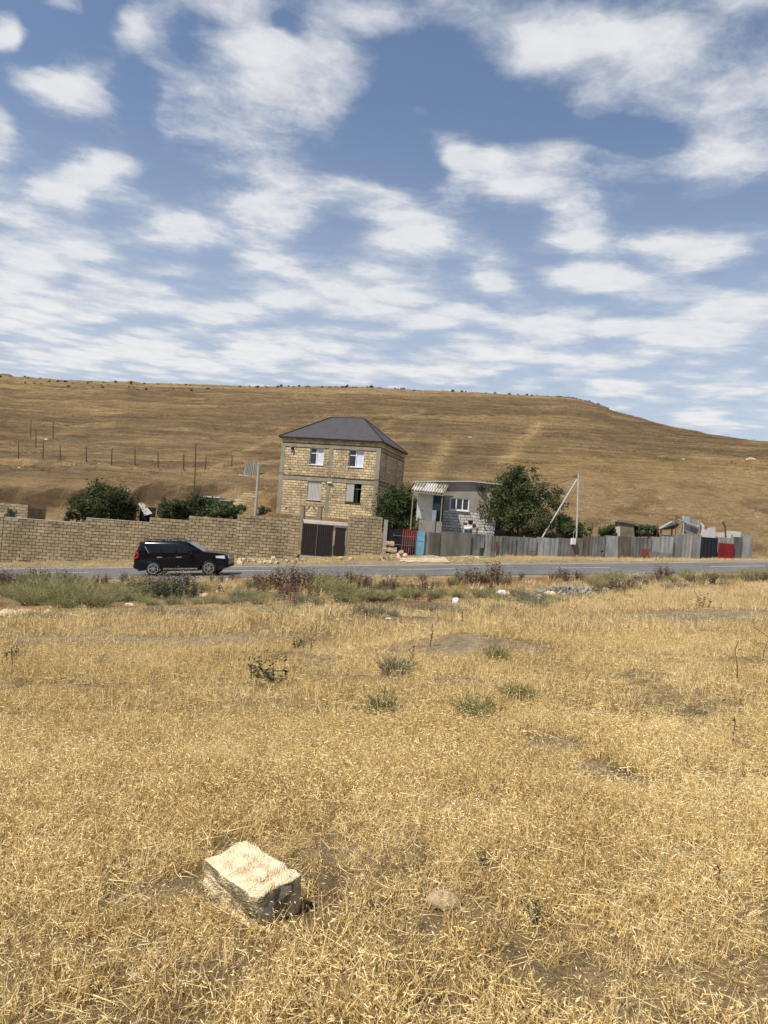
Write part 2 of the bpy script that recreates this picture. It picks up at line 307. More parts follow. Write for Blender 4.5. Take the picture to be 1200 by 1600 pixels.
def ground():
    xs = np.concatenate([-np.geomspace(172, 700, 22)[::-1], np.arange(-170, -36, 1.5), np.arange(-35.4, 35.5, .3), np.arange(36.5, 171, 1.5), np.geomspace(172, 700, 22)])
    ys = np.concatenate([np.arange(-30, 0, 2.5), np.arange(0, 52, .2), np.arange(52, 100, .45), np.arange(100, 312, 1.3), np.geomspace(314, 800, 20)])
    X, Y = np.meshgrid(xs, ys); Z = gnp(X, Y); nx, ny = len(xs), len(ys)
    me = bpy.data.meshes.new('ground'); V = np.stack([X, Y, Z], -1).reshape(-1, 3)
    i = np.arange(nx*ny).reshape(ny, nx); Fc = np.stack([i[:-1, :-1], i[:-1, 1:], i[1:, 1:], i[1:, :-1]], -1).reshape(-1, 4)
    me.vertices.add(len(V)); me.vertices.foreach_set('co', V.ravel()); me.loops.add(Fc.size); me.polygons.add(len(Fc))
    me.loops.foreach_set('vertex_index', Fc.ravel()); me.polygons.foreach_set('loop_start', np.arange(len(Fc))*4)
    me.update(calc_edges=True); me.polygons.foreach_set('use_smooth', np.ones(len(Fc), bool))
    def lerp(a, b, w): return a*(1-w[..., None])+np.asarray(b)*w[..., None]
    n1 = fbm(X*.35, Y*.35, 4, 31); n2 = fbm(X*.04, Y*.12, 4, 41); n3 = fbm(X*.012, Y*.03, 3, 51)
    col = np.broadcast_to(np.array([.45, .325, .165]), X.shape+(3,)).copy()
    col = lerp(col, (.33, .235, .118), sst(.42, .62, n1))
    for (cx, cy, rx, ry) in BARE: col = lerp(col, (.50, .385, .24), np.exp(-((X-cx)/rx)**2-((Y-cy)/ry)**2))
    verge = sst(17, 20, Y+(n1-.5)*5)
    col = lerp(col, (.40, .26, .12), verge*.8); col = lerp(col, (.30, .19, .10), verge*sst(.45, .6, n1)*.8)
    col = lerp(col, (.46, .36, .22), sst(36.2, 37.4, Y)); col = lerp(col, (.45, .33, .17), sst(47.5, 48.5, Y)*sst(.4, .6, n1))
    yard = sst(52.5, 55, Y); col = lerp(col, (.33, .225, .112), yard); col = lerp(col, (.21, .138, .07), yard*sst(.42, .62, n1))
    hill = sst(62, 84, Y+(n1-.5)*10)
    hc = lerp(np.broadcast_to(np.array([.18, .122, .064]), X.shape+(3,)), (.28, .193, .093), sst(.38, .66, n2))
    streak = fbm(X*.02, Z*1.4+n1*.8, 3, 61); hc = lerp(hc, (.11, .076, .043), sst(.47, .62, streak)*.7)
    streak2 = fbm(X*.03+9, Z*2.3+n1*.6, 3, 71); hc = lerp(hc, (.27, .18, .085), sst(.54, .66, streak2)*.5)
    hc = lerp(hc, (.26, .182, .095), sst(.42, .6, n3)*.35)
    hc = lerp(hc, (.33, .23, .11), sst(240, 285, Y+(n2-.5)*60)*.6)
    hc = lerp(hc, (.32, .222, .105), sst(60, 150, X+Y*.12+(n2-.5)*60)*.5)
    hc = lerp(hc, (.36, .245, .105), sst(8, 16, X)*(1-sst(76, 98, Y+(n1-.5)*25))*.75)
    col = lerp(col, hc, hill)
    # raw soil of the cut banks
    gx = np.gradient(Z, axis=0)/np.gradient(Y, axis=0); col = lerp(col, (.15, .10, .055), sst(.5, .95, gx)*sst(60, 64, Y)*(1-sst(90, 110, Y)))
    for pts, w, s in TRACKS:
        D = np.full(X.shape, 1e9)
        for (ax, ay), (bx, by) in zip(pts[:-1], pts[1:]):
            ex, ey = bx-ax, by-ay; q = np.clip(((X-ax)*ex+(Y-ay)*ey)/(ex*ex+ey*ey+1e-6), 0, 1)
            D = np.minimum(D, np.hypot(X-ax-q*ex, Y-ay-q*ey))
        col = lerp(col, (.38, .26, .125), s*np.exp(-(D/w)**2)*(.5+n1))
    ca = me.color_attributes.new('soil', 'FLOAT_COLOR', 'POINT')
    ca.data.foreach_set('color', np.concatenate([col.reshape(-1, 3), hill.reshape(-1, 1)], 1).ravel().astype(np.float32))
    m = bpy.data.materials.new('ground'); m.use_nodes = True; t = m.node_tree; L = t.links.new; b = t.nodes['Principled BSDF']
    b.inputs['Roughness'].default_value = .95; b.inputs['Specular IOR Level'].default_value = .1
    a = N(t, 'ShaderNodeVertexColor'); a.layer_name = 'soil'; ge = N(t, 'ShaderNodeNewGeometry')
    tot = None
    for sc, amp in ((.3, .28), (1.7, .5), (9, .5), (60, .4)):
        n = N(t, 'ShaderNodeTexNoise'); n.inputs['Scale'].default_value = sc; n.inputs['Detail'].default_value = 5; n.inputs['Roughness'].default_value = .7; L(ge.outputs['Position'], n.inputs['Vector'])
        mr = N(t, 'ShaderNodeMapRange'); L(n.outputs[0], mr.inputs[0]); mr.inputs[1].default_value = .25; mr.inputs[2].default_value = .75; mr.inputs[3].default_value = 1-amp; mr.inputs[4].default_value = 1+amp
        if tot is None: tot = mr.outputs[0]
        else:
            q = N(t, 'ShaderNodeMath', operation='MULTIPLY'); L(tot, q.inputs[0]); L(mr.outputs[0], q.inputs[1]); tot = q.outputs[0]
        last = n
    # contour-wise cattle tracks and tussock rows, on the hill only
    for st, amp in (((.05, .05, 1.6), .5), ((.2, .2, 4.5), .5)):
        mp = N(t, 'ShaderNodeMapping'); mp.inputs[3].default_value = st; L(ge.outputs['Position'], mp.inputs[0])
        n = N(t, 'ShaderNodeTexNoise'); n.inputs['Scale'].default_value = 1; n.inputs['Detail'].default_value = 7; n.inputs['Roughness'].default_value = .72; n.inputs['Distortion'].default_value = .4; L(mp.outputs[0], n.inputs['Vector'])
        mr = N(t, 'ShaderNodeMapRange'); L(n.outputs[0], mr.inputs[0]); mr.inputs[1].default_value = .3; mr.inputs[2].default_value = .7; mr.inputs[3].default_value = 1-amp; mr.inputs[4].default_value = 1+amp
        mf = N(t, 'ShaderNodeMix'); mf.inputs[2].default_value = 1; L(a.outputs['Alpha'], mf.inputs[0]); L(mr.outputs[0], mf.inputs[3])
        q = N(t, 'ShaderNodeMath', operation='MULTIPLY'); L(tot, q.inputs[0]); L(mf.outputs[0], q.inputs[1]); tot = q.outputs[0]
    sc = N(t, 'ShaderNodeVectorMath', operation='SCALE'); L(a.outputs[0], sc.inputs[0]); L(tot, sc.inputs['Scale']); L(sc.outputs[0], b.inputs['Base Color'])
    bp = N(t, 'ShaderNodeBump'); bp.inputs['Strength'].default_value = .8; bp.inputs['Distance'].default_value = .2; L(tot, bp.inputs['Height']); L(bp.outputs[0], b.inputs['Normal'])
    return tag(obj('ground', me, m), 'dry sloping field and bare brown hillside', 'ground', kind='structure')
ground()
S.cycles.max_bounces = 6; S.cycles.diffuse_bounces = 3; S.cycles.transparent_max_bounces = 8
ROADSL = math.atan(.088)
def rz(x, y=38.0): return -1.0+.088*x+.01*(y-38)
# ------------------------------------------------------------------ road
M_asph = pm('asphalt', (.105, .10, .096), (.15, .145, .138), 1.2, .8, .3, detail=10, stretch=(.12, 1.4, 1), bscale=60, stain=.3)
M_line = pm('road_paint', (.42, .42, .41), (.62, .62, .60), 9, .7)
M_edge = pm('worn_edge', (.40, .33, .23), (.52, .45, .33), 3, .9, .3)
def strip(name, y0, y1, dz, mat, x0=-90, x1=95, wob=0.0, th=.05):
    mb = MB(); n = int((x1-x0)/.6); top = []; bot = []
    for i in range(n+1):
        x = x0+(x1-x0)*i/n; a = y0+(wob and (float(fbm(x*.8, 3.3, 3, 5))-.45)*wob); b = y1+(wob and (float(fbm(x*.8, 8.1, 3, 6))-.45)*wob)
        top += [(x, a, rz(x, a)+dz), (x, b, rz(x, b)+dz)]; bot += [(x, a, rz(x, a)+dz-th), (x, b, rz(x, b)+dz-th)]
    k = len(top); f = []
    for i in range(n):
        f += [(2*i, 2*i+2, 2*i+3, 2*i+1), (2*i, k+2*i, k+2*i+2, 2*i+2), (2*i+1, 2*i+3, k+2*i+3, k+2*i+1)]
    mb.add(top+bot, f); return mb.build(name, mat)
road = tag(strip('road', 38.0, 46.5, 0.0, M_asph, wob=.35), 'grey two-lane asphalt road climbing across the slope', 'road', kind='structure')
for nm, a, b in (('edge_line', 45.95, 46.1),):
    tag(strip(nm, a, b, .008, M_line, th=.004), kind='structure').parent = road
for cx in (-27.6, -17.5, -7.4, 2.7, 11.2, 19.7, 28.5):
    o = strip('dash_line', 42.4, 42.55, .008, M_line, cx-1.5, cx+1.5, th=.004); o.parent = road; tag(o, kind='structure')

# ------------------------------------------------------------------ brick boundary wall
M_brick = pm('limestone_block', (.34, .26, .15), (.45, .355, .22), 5, .92, .5, var=.2, bscale=22, stain=.4)
M_mort = pm('dark_mortar', (.085, .062, .038), (.13, .095, .06), 8, .95, .4)
M_conc = pm('concrete', (.30, .29, .26), (.42, .40, .36), 2.5, .9, .3)
M_concl = pm('pale_concrete', (.50, .47, .41), (.62, .58, .50), 3, .9, .3)
BL, BH, BT = .45, .205, .19
brick_meshes = []
for k in range(4):
    mb = MB(); mb.box((0, 0, 0), (BL-.034, BT, BH-.03), j=.006); me = mb.mesh('brick'); me.materials.append(M_brick); brick_meshes.append(me)
WA, WB = at(0, 877, 49.0), at(465, 872, 51.5)
wd = Vector((WB.x-WA.x, WB.y-WA.y, 0)).normalized(); wn = Vector((wd.y, -wd.x, 0)); WROT = math.atan2(wd.y, wd.x)
def wall_s(px, py=815):                    # distance along the wall line for a pixel column
    d = ray(px, py); d = d/d.y; k = (WA.y-WA.x*wd.y/wd.x)/(1-d.x*wd.y/wd.x); return (d.x*k-WA.x)/wd.x
def wall_z(px, py):
    s = wall_s(px, py); return at(px, py, WA.y+wd.y*s).z
def block_wall(name, secs, label, single_budget, front=None):
    root = empty(name, (0, 0, 0), 0, label, 'wall'); root['kind'] = 'thing'; rest = MB(); left = single_budget; core = MB()
    root.location = (WA.x, WA.y, g(WA.x, WA.y)); inv = -Vector(root.location)
    for (s0, s1, zt) in secs:
        n = max(1, round((s1-s0)/BL)); bl = (s1-s0)/n
        zg = min(g(WA.x+wd.x*s, WA.y+wd.y*s) for s in (s0, s1))-.15; rows = int(math.ceil((zt-zg)/BH))
        mid = (s0+s1)/2; c = WA+wd*mid+wn*(-.03); zb = zt-rows*BH
        core.box(Vector((c.x, c.y, (zt+zb)/2-.012))+inv, (s1-s0-.01, BT-.05, zt-zb-.03), Matrix.Rotation(WROT, 3, 'Z'))
        for r in range(rows):
            z = zt-(r+.5)*BH; shift = .5 if r % 2 else 0.0; edges = [0.0]+[k+shift for k in range(0 if shift else 1, n)]+[n]
            for a, b in zip(edges[:-1], edges[1:]):
                s = s0+(a+b)/2*bl; w = (b-a)*bl
                p = WA+wd*s; gz = g(p.x, p.y)
                if z+BH/2 < gz-.05: continue
                pos = Vector((p.x, p.y, z))+wn*random.uniform(-.008, .012)+inv; full = abs(w-BL) < .08
                if left > 0 and full and 7 < r+20*0 < 99 or (left > 0 and full):
                    o = bpy.data.objects.new('brick', random.choice(brick_meshes)); C.objects.link(o); o.parent = root; o.location = pos
                    o.rotation_euler = (random.uniform(-.01, .01), random.uniform(-.008, .008), WROT+random.uniform(-.012, .012)); o.scale = (w/BL, 1, 1); left -= 1
                else:
                    rest.box(pos, (w-.034, BT, BH-.03), Matrix.Rotation(WROT+random.uniform(-.012, .012), 3, 'Z'), j=.006, tint=random.random())
    core.build('mortar', M_mort, root)
    if rest.v: tag(rest.build('brick_courses', M_brick, root), kind='stuff')
    return root
def sec(p0, y0, p1, y1): return (wall_s(p0, y0), wall_s(p1, y1), (wall_z(p0, y0)+wall_z(p1, y1))/2)
secs = [sec(-160, 786, -75, 796), sec(-75, 794, 7, 807), sec(7, 808, 135, 818), sec(135, 809, 234, 817), sec(234, 808, 296, 813), sec(296, 805, 371, 812), sec(371, 803, 457, 811), sec(457, 801, 470, 803)]
wall = block_wall('boundary_wall', [secs[i] for i in (2, 3, 4, 5, 6, 7, 1, 0)], 'long stepped tan limestone block wall along the road beside the black car', 300)
cm = MB(); wl = Vector(wall.location)
for (a, b, zt) in secs[1:4]:
    p = WA+wd*((a+b)/2); cm.box(Vector((p.x, p.y, zt+.012))-wl, (b-a-.05, BT+.03, .03), Matrix.Rotation(WROT, 3, 'Z'))
cm.build('mortar_cap', M_concl, wall)
pier = block_wall('gate_pier_wall', [sec(545, 803, 598, 809)], 'short tan block wall between dark gate and red barred gate', 300)
# narrow end stub of the pier wall, lower and pale
s_end = wall_s(599, 830); p = WA+wd*(s_end+.14); zz = wall_z(601, 812)
mb = MB(); mb.box((p.x-wl.x, p.y-wl.y, (zz+zz-2.4)/2-pier.location.z), (.24, .16, 2.4), Matrix.Rotation(WROT, 3, 'Z'), j=.01); mb.build('end_post', M_conc, pier)

# gate (dark brown ribbed sheet, two leaves and a small door)
M_gate = pm('dark_brown_sheet', (.022, .015, .014), (.034, .024, .022), 3, .45, 0, spec=.4)
M_steel = pm('grey_steel', (.16, .15, .14), (.25, .24, .22), 8, .6, .1, metal=.3)
def ribbed(w, h, pitch=.14, amp=.02, th=.01):
    """ribbed sheet in xz, base at 0, facing -y"""
    mb = MB(); xs = []; n = max(2, int(round(w/pitch)))
    for k in range(n):
        x = w*k/n; p = w/n; xs += [(x, 0), (x+p*.3, 0), (x+p*.42, -amp), (x+p*.88, -amp)]
    xs.append((w, 0)); poly = [Vector((a, b, 0)) for a, b in xs]
    vs = [(p.x, p.y, 0) for p in poly]+[(p.x, p.y, h) for p in poly]+[(p.x, p.y+th, 0) for p in poly]+[(p.x, p.y+th, h) for p in poly]; m = len(poly); f = []
    for i in range(m-1): f += [(i, i+1, m+i+1, m+i), (2*m+i+1, 2*m+i, 3*m+i, 3*m+i+1), (m+i, m+i+1, 3*m+i+1, 3*m+i), (i+1, i, 2*m+i, 2*m+i+1)]
    return mb.add(vs, f)
def place(o, p, rot=WROT): o.location = p; o.rotation_euler = (0, 0, rot); return o
ga, gb, gc, gd = wall_s(470.5, 840), wall_s(495, 840), wall_s(521, 840), wall_s(542.5, 840)
gt = wall_z(471, 816); p0 = WA+wd*ga; gz0 = gt-2.22
gate = empty('metal_gate', (p0.x, p0.y, gz0), WROT, 'dark brown ribbed metal gate with narrow door set in block wall', 'gate')
def gp(x0, x1, z0, z1, name, mat, pitch=.14):
    o = ribbed(x1-x0, z1-z0, pitch).build(name, mat, gate); o.location = (x0, 0, z0); return o
gw1, gw2, gw3 = gb-ga, gc-ga, gd-ga
gp(.04, gw1-.015, .06, 2.16, 'gate_leaf', M_gate); gp(gw1+.015, gw2-.03, .06, 2.16, 'gate_leaf', M_gate); dd = gp(gw2+.08, gw3-.12, .10, 2.05, 'wicket_door', M_gate)
mb = MB()
for x in (gw2+.02, gw3-.06): mb.box((x, -.02, 1.06), (.06, .08, 2.12))
mb.box(((gw2+gw3)/2-.02, -.02, 2.10), (gw3-gw2-.04, .07, .06)); mb.build('door_frame', M_steel, gate)
mb = MB(); mb.box((gw1, -.025, 1.1), (.025, .03, 2.1)); mb.build('meeting_bar', M_steel, gate)
mb = MB(); mb.box((gw2+.2-.08, -.03, .95), (.03, .05, .12)); mb.build('handle', M_steel, dd)
mb = MB(); mb.box((gw3/2, .1, -.07), (gw3, .3, .2), j=.01); mb.build('sill', M_conc, gate)
mb = MB(); mb.box((gw3/2-.02, .28, 2.32), (gw3+.02, .42, .22), j=.02); o = tag(mb.build('lintel', M_concl, gate), 'pale concrete lintel over the gate')
mb = MB(); mb.box((gw3+.02, -.05, 1.55), (.05, .05, 3.2)); mb.build('white_post', M_concl, gate)

# ------------------------------------------------------------------ two storey house
M_hb = pm('gold_limestone', (.46, .35, .195), (.62, .50, .31), 4, .92, .5, var=.24, bscale=18, stain=.35)
M_hm = pm('brown_mortar', (.10, .068, .035), (.15, .105, .058), 6, .95, .3)
M_col = pm('grey_concrete', (.23, .20, .15), (.33, .29, .22), 2, .92, .3, stain=.3)
M_roof = pm('roof_sheet', (.07, .062, .062), (.095, .085, .083), 2, .45, 0, metal=.25, spec=.5)
M_fas = pm('black_fascia', (.012, .011, .011), None, 3, .6)
M_pvc = pm('white_frame', (.72, .73, .74), (.80, .80, .80), 3, .45)
M_glass = pm('dark_glass', (.012, .015, .018), (.03, .034, .038), 2, .12, spec=.6)
M_curt = pm('net_curtain', (.52, .57, .66), (.70, .74, .80), 5, .8, .2, stretch=(6, 1, .4))
M_board = pm('grey_ribbed_board', (.40, .38, .34), (.54, .52, .47), 4, .7, stretch=(3, 1, .3))
M_dark = pm('unlit_interior', (.012, .010, .009), (.02, .017, .014), 3, .9)
M_wood = pm('weathered_wood', (.20, .15, .095), (.33, .26, .17), 3, .9, .3, stretch=(1, 1, .2))
M_soot = pm('sooty_sill', (.05, .042, .035), (.11, .09, .07), 4, .95)
Hz = 8.05-HO.z; ZB = -1.2
house = empty('brick_house', HO, HYAW, 'two-storey golden block house with dark hipped metal roof behind the wall', 'house')
wins = [(2.50, 3.66, 5.93-HO.z, 7.30-HO.z), (5.80, 7.05, 5.93-HO.z, 7.30-HO.z), (2.50, 3.70, 3.08-HO.z, 4.58-HO.z), (5.80, 7.05, 3.08-HO.z, 4.58-HO.z)]
# walls: a mortar core with real openings, assembled from strips
core = MB(); xs = sorted({0, HW, *[w[0] for w in wins[:1]], 3.68, 5.80, 7.05}); 
def front_strip(x0, x1, z0, z1): core.box2((x0, .03, z0), (x1, .28, z1))
front_strip(.28, 2.5, ZB, Hz); front_strip(3.68, 5.80, ZB, Hz); front_strip(7.05, HW-.28, ZB, Hz)
for (a, b) in ((2.5, 3.68), (5.80, 7.05)):
    front_strip(a, b, ZB, 3.08-HO.z); front_strip(a, b, 4.58-HO.z, 5.93-HO.z); front_strip(a, b, 7.30-HO.z, Hz)
core.box2((.03, .03, ZB), (.28, HD-.03, Hz)); core.box2((HW-.28, .03, ZB), (HW-.03, HD-.03, Hz)); core.box2((.28, HD-.28, ZB), (HW-.28, HD-.03, Hz))
core.build('wall_core', M_hm, house)
core = MB(); core.box2((.3, 2.8, .02), (HW-.3, 3.0, Hz)); core.box2((.3, .3, 2.9), (HW-.3, 2.8, 3.0)); core.build('inner_wall', M_dark, house)
hbl, hbh = .43, .205
def courses(mb, W, f, holes, skip, z0, z1):
    n = int(math.ceil((z1-z0)/hbh))
    for r in range(n):
        za, zb = z1-(r+1)*hbh+.016, z1-r*hbh-.016; off = (r % 2)*.5*hbl+random.uniform(-.05, .05); x = -off
        while x < W:
            a, b = max(x+.015, 0), min(x+hbl-.015, W); x += hbl*random.uniform(.9, 1.1) if False else hbl
            segs = [(a, b)]
            for (h0, h1, k0, k1) in holes:
                if zb > k0+.03 and za < k1-.03:
                    ns = []
                    for (p, q) in segs:
                        if q <= h0 or p >= h1: ns.append((p, q)); continue
                        if p < h0-.04: ns.append((p, h0))
                        if q > h1+.04: ns.append((h1, q))
                    segs = ns
            for (p, q) in segs:
                if q-p > .05: f(mb, p, q, za+random.uniform(-.004, .004), zb, random.random(), random.uniform(0, .018))
colx = [(0, .32), (4.12, 4.42), (HW-.34, HW)]
beams = [(7.30-HO.z, 7.56-HO.z), (4.60-HO.z, 4.90-HO.z)]
holes = wins+[(a-.0, b, -9, 7.33-HO.z) for a, b in colx]+[(0, HW, a, b) for a, b in beams]
mb = MB(); courses(mb, HW, lambda m, p, q, za, zb, t, d: m.box2((p, -d, za), (q, .05, zb), tint=t), holes, None, ZB, Hz)
tag(mb.build('front_brick_courses', M_hb, house), kind='stuff')
holes = [(a, b, -9, 7.33-HO.z) for a, b in ((0, .30), (HD-3.0, HD-2.7), (HD-.3, HD))]+[(0, HD, a, b) for a, b in beams]
mb = MB(); courses(mb, HD, lambda m, p, q, za, zb, t, d: m.box2((HW-.05, p, za), (HW+d, q, zb), tint=t), holes, None, ZB, Hz)
tag(mb.build('side_brick_courses', M_hb, house), kind='stuff')
mb = MB(); courses(mb, HD, lambda m, p, q, za, zb, t, d: m.box2((-d, p, za), (.05, q, zb), tint=t), [(0, HD, a, b) for a, b in beams], None, 0, Hz)
tag(mb.build('side_brick_courses', M_hb, house), kind='stuff')
for a, b in colx: mb = MB(); mb.box2((a-(.02 if a == 0 else 0), -.024, ZB), (b+(.024 if b == HW else 0), .26, 7.33-HO.z)); mb.build('concrete_column', M_col, house)
for a, b in ((HD-3.0, HD-2.7), (HD-.3, HD+.02)): mb = MB(); mb.box2((HW-.26, a, ZB), (HW+.02, b, 7.33-HO.z)); mb.build('concrete_column', M_col, house)
for a, b in beams:
    mb = MB(); mb.box2((-.022, -.021, a), (HW+.021, .25, b)); mb.box2((HW-.25, .25, a), (HW+.021, HD+.02, b)); mb.box2((-.022, .25, a), (.25, HD+.02, b)); mb.build('ring_beam', M_col, house)
# roof
OV = .22; ez = Hz+.02; rz_ = 10.45-HO.z; rx0, rx1, ry = 2.75, 5.55, HD/2
def slope(n, P0, P1, T0, T1, amp=.022):
    """ribbed roof plane: eave P0-P1, ridge T0-T1 (T0==T1 for a hip end)"""
    P0, P1, T0, T1 = map(Vector, (P0, P1, T0, T1)); e = (P1-P0); Lc = e.length; e.normalize(); t0 = (T0-P0).dot(e); t1 = (T1-P0).dot(e)
    foot = P0+e*t0; rise = T0-foot; nrm = e.cross(rise).normalized(); nrm = nrm if nrm.z > 0 else -nrm; vs = []; f = []; m = 0
    for i in range(n+1):
        x = Lc*i/n; k = 1.0
        if x < t0: k = x/t0
        elif x > t1: k = (Lc-x)/(Lc-t1)
        q = nrm*(amp if i % 4 in (1, 2) else 0); base = P0+e*x
        vs += [base+q, base+rise*k+q]
    for i in range(n): f.append((2*i, 2*i+2, 2*i+3, 2*i+1))
    return MB().add(vs, f)
E = [(-OV, -OV, ez), (HW+OV, -OV, ez), (HW+OV, HD+OV, ez), (-OV, HD+OV, ez)]; T = [(rx0, ry, rz_), (rx1, ry, rz_)]
roof = empty('roof', (0, 0, 0)); roof.parent = house
for args in ((144, E[0], E[1], T[0], T[1]), (168, E[1], E[2], T[1], T[1]), (144, E[2], E[3], T[1], T[0]), (168, E[3], E[0], T[0], T[0])):
    slope(*args).build('roof_sheet', M_roof, roof)
mb = MB()
for a, b in ((E[0], T[0]), (E[1], T[1]), (E[2], T[1]), (E[3], T[0]), T): mb.tube([Vector(a)+Vector((0, 0, .03)), Vector(b)+Vector((0, 0, .03))], .05, 6)
mb.build('ridge_cap', M_fas, roof)
mb = MB(); mb.box2((-OV, -OV, ez-.1), (HW+OV, -OV+.04, ez-.004)); mb.box2((-OV, HD+OV-.04, ez-.1), (HW+OV, HD+OV, ez-.004))
mb.box2((-OV, -OV+.04, ez-.1), (-OV+.04, HD+OV-.04, ez-.004)); mb.box2((HW+OV-.04, -OV+.04, ez-.1), (HW+OV, HD+OV-.04, ez-.004)); mb.box2((-OV+.04, -OV+.04, ez-.05), (HW+OV-.04, HD+OV-.04, ez-.03))
mb.build('fascia', M_fas, roof)
# windows
def upper_window(w):
    x0, x1, z0, z1 = w; r = empty('window', (x0, .13, z0)); r.parent = house; a, b = x1-x0, z1-z0; t = .06; xm = a*.47; zt = b*.68
    f = MB(); f.box2((0, 0, 0), (a, .06, t)); f.box2((0, 0, b-t), (a, .06, b)); f.box2((0, 0, t), (t, .06, b-t)); f.box2((a-t, 0, t), (a, .06, b-t)); f.box2((xm-.035, -.004, t), (xm+.035, .056, b-t)); f.box2((t, -.003, zt-.03), (xm-.035, .05, zt+.03))
    f.build('frame', M_pvc, r)
    for (p, q, s_, u) in ((t, xm-.035, t, zt-.03), (t, xm-.035, zt+.03, b-t)): MB().box2((p, .03, s_), (q, .04, u)).build('pane', M_glass, r)
    cu = MB(); n = 14; vs = [(xm+.035+(a-t-xm-.035)*i/n, .03+.012*(i % 2), z) for i in range(n+1) for z in (t, b-t)]; cu.add(vs, [(2*i, 2*i+2, 2*i+3, 2*i+1) for i in range(n)]); cu.build('curtain', M_curt, r)
    MB().box2((-.04, -.18, -.05), (a+.04, 0, 0)).build('sill', M_pvc, r)
upper_window(wins[0]); upper_window(wins[1])
r = empty('boarded_window', (wins[2][0], .05, wins[2][2])); r.parent = house; a, b = wins[2][1]-wins[2][0], wins[2][3]-wins[2][2]
for k in range(2): ribbed(a/2-.01, b, .11, .03).build('board', M_board, r).location = (k*a/2, .04, 0)
MB().box2((-.05, -.11, -.06), (a+.05, 0, 0)).build('sill', M_concl, r)
r = empty('half_boarded_window', (wins[3][0], .05, wins[3][2])); r.parent = house
ribbed(a*.54, b*.97, .11, .03).build('board', M_board, r).location = (0, .0, .06)
mb = MB()
for k in range(3): mb.tube([(a*.55+.13*k, .12, 0), (a*.55+.13*k, .12, b)], .012, 5)
mb.box2((a*.54, .1, b*.72), (a+.05, .14, b*.75)); mb.build('window_bar', M_steel, r)
MB().box2((-.06, -.09, -.09), (a+.12, 0, 0)).build('sill', M_soot, r)
# vent pipe and putlog holes in the front
mb = MB(); mb.tube([(.98, .04, 7.14-HO.z), (.98, -.22, 7.14-HO.z)], .12, 10); mb.build('vent_pipe', M_fas, house)
mb = MB(); mb.box2((.8, -.06, 6.95-HO.z), (.86, .02, 7.3-HO.z)); mb.box2((.8, -.06, 6.93-HO.z), (1.16, .02, 6.98-HO.z)); mb.build('vent_bracket', M_concl, house)
for x, z in ((.85, 5.35), (.75, 2.15)): MB().box2((x, -.024, z-HO.z), (x+.12, 0, z-HO.z+.13)).build('putlog_hole', M_dark, house)
# cable along the storey beam and the junction on it
mb = MB(); mb.tube([(-.1, -.07, 5.1-HO.z), (2, -.06, 5.02-HO.z), (4.3, -.06, 5.03-HO.z), (6.4, -.06, 4.97-HO.z), (HW+.1, -.07, 5.05-HO.z)], .014, 5); mb.build('cable', M_fas, house)
MB().box2((4.2, -.14, 4.5-HO.z), (4.6, -.03, 4.58-HO.z)).build('lamp_bracket', M_pvc, house)
# timber trestle before the house
tp = at(486, 803, 57.5); tz = at(486, 808, 57.5).z; tb = g(tp.x, tp.y)
tr = empty('timber_trestle', (tp.x, tp.y, tb), HYAW, 'weathered timber and block arch standing before the boarded window', 'trestle'); hgt = at(486, 789, 57.5).z-tb
for x in (-.68, .68): MB().box2((x-.16, -.12, -.1), (x+.16, .12, hgt-.12)).build('upright', M_wood, tr)
MB().box2((-.92, -.14, hgt-.12), (.92, .14, hgt)).build('crossbeam', M_wood, tr)
for sx in (-1, 1): MB().bar((sx*.52, -.02, hgt*.72), (sx*.12, -.02, hgt-.13), .09).build('brace', M_wood, tr)
# earth heap beside the gate
hp = at(534, 815, 54); 
def lump(r, n=14, m=8, seed=1, flat=.5, ruff=.25):
    vs = []; f = []; ra = np.random.default_rng(seed)
    for j in range(m+1):
        th = math.pi*j/m
        for i in range(n):
            ph = 2*math.pi*i/n; q = 1+ruff*(float(fbm(math.cos(ph)*1.6+seed*3.1+5, math.sin(ph)*1.6+th*1.3+seed, 3, seed))-.45)*2
            vs.append((r[0]*q*math.sin(th)*math.cos(ph), r[1]*q*math.sin(th)*math.sin(ph), r[2]*q*math.cos(th)))
    for j in range(m):
        for i in range(n): f.append((j*n+i, (j+1)*n+i, (j+1)*n+(i+1) % n, j*n+(i+1) % n))
    return MB().add(vs, f)
M_soil = pm('pale_soil', (.36, .27, .16), (.50, .40, .26), 4, .95, .6)
o = lump((1.5, 1.2, 1.45), 20, 12, 4, ruff=.18).build('earth_heap', M_soil, smooth=True); o.location = (hp.x, hp.y, g(hp.x, hp.y)-.12)
tag(o, 'pale heap of earth behind the gate and its pier', 'heap')
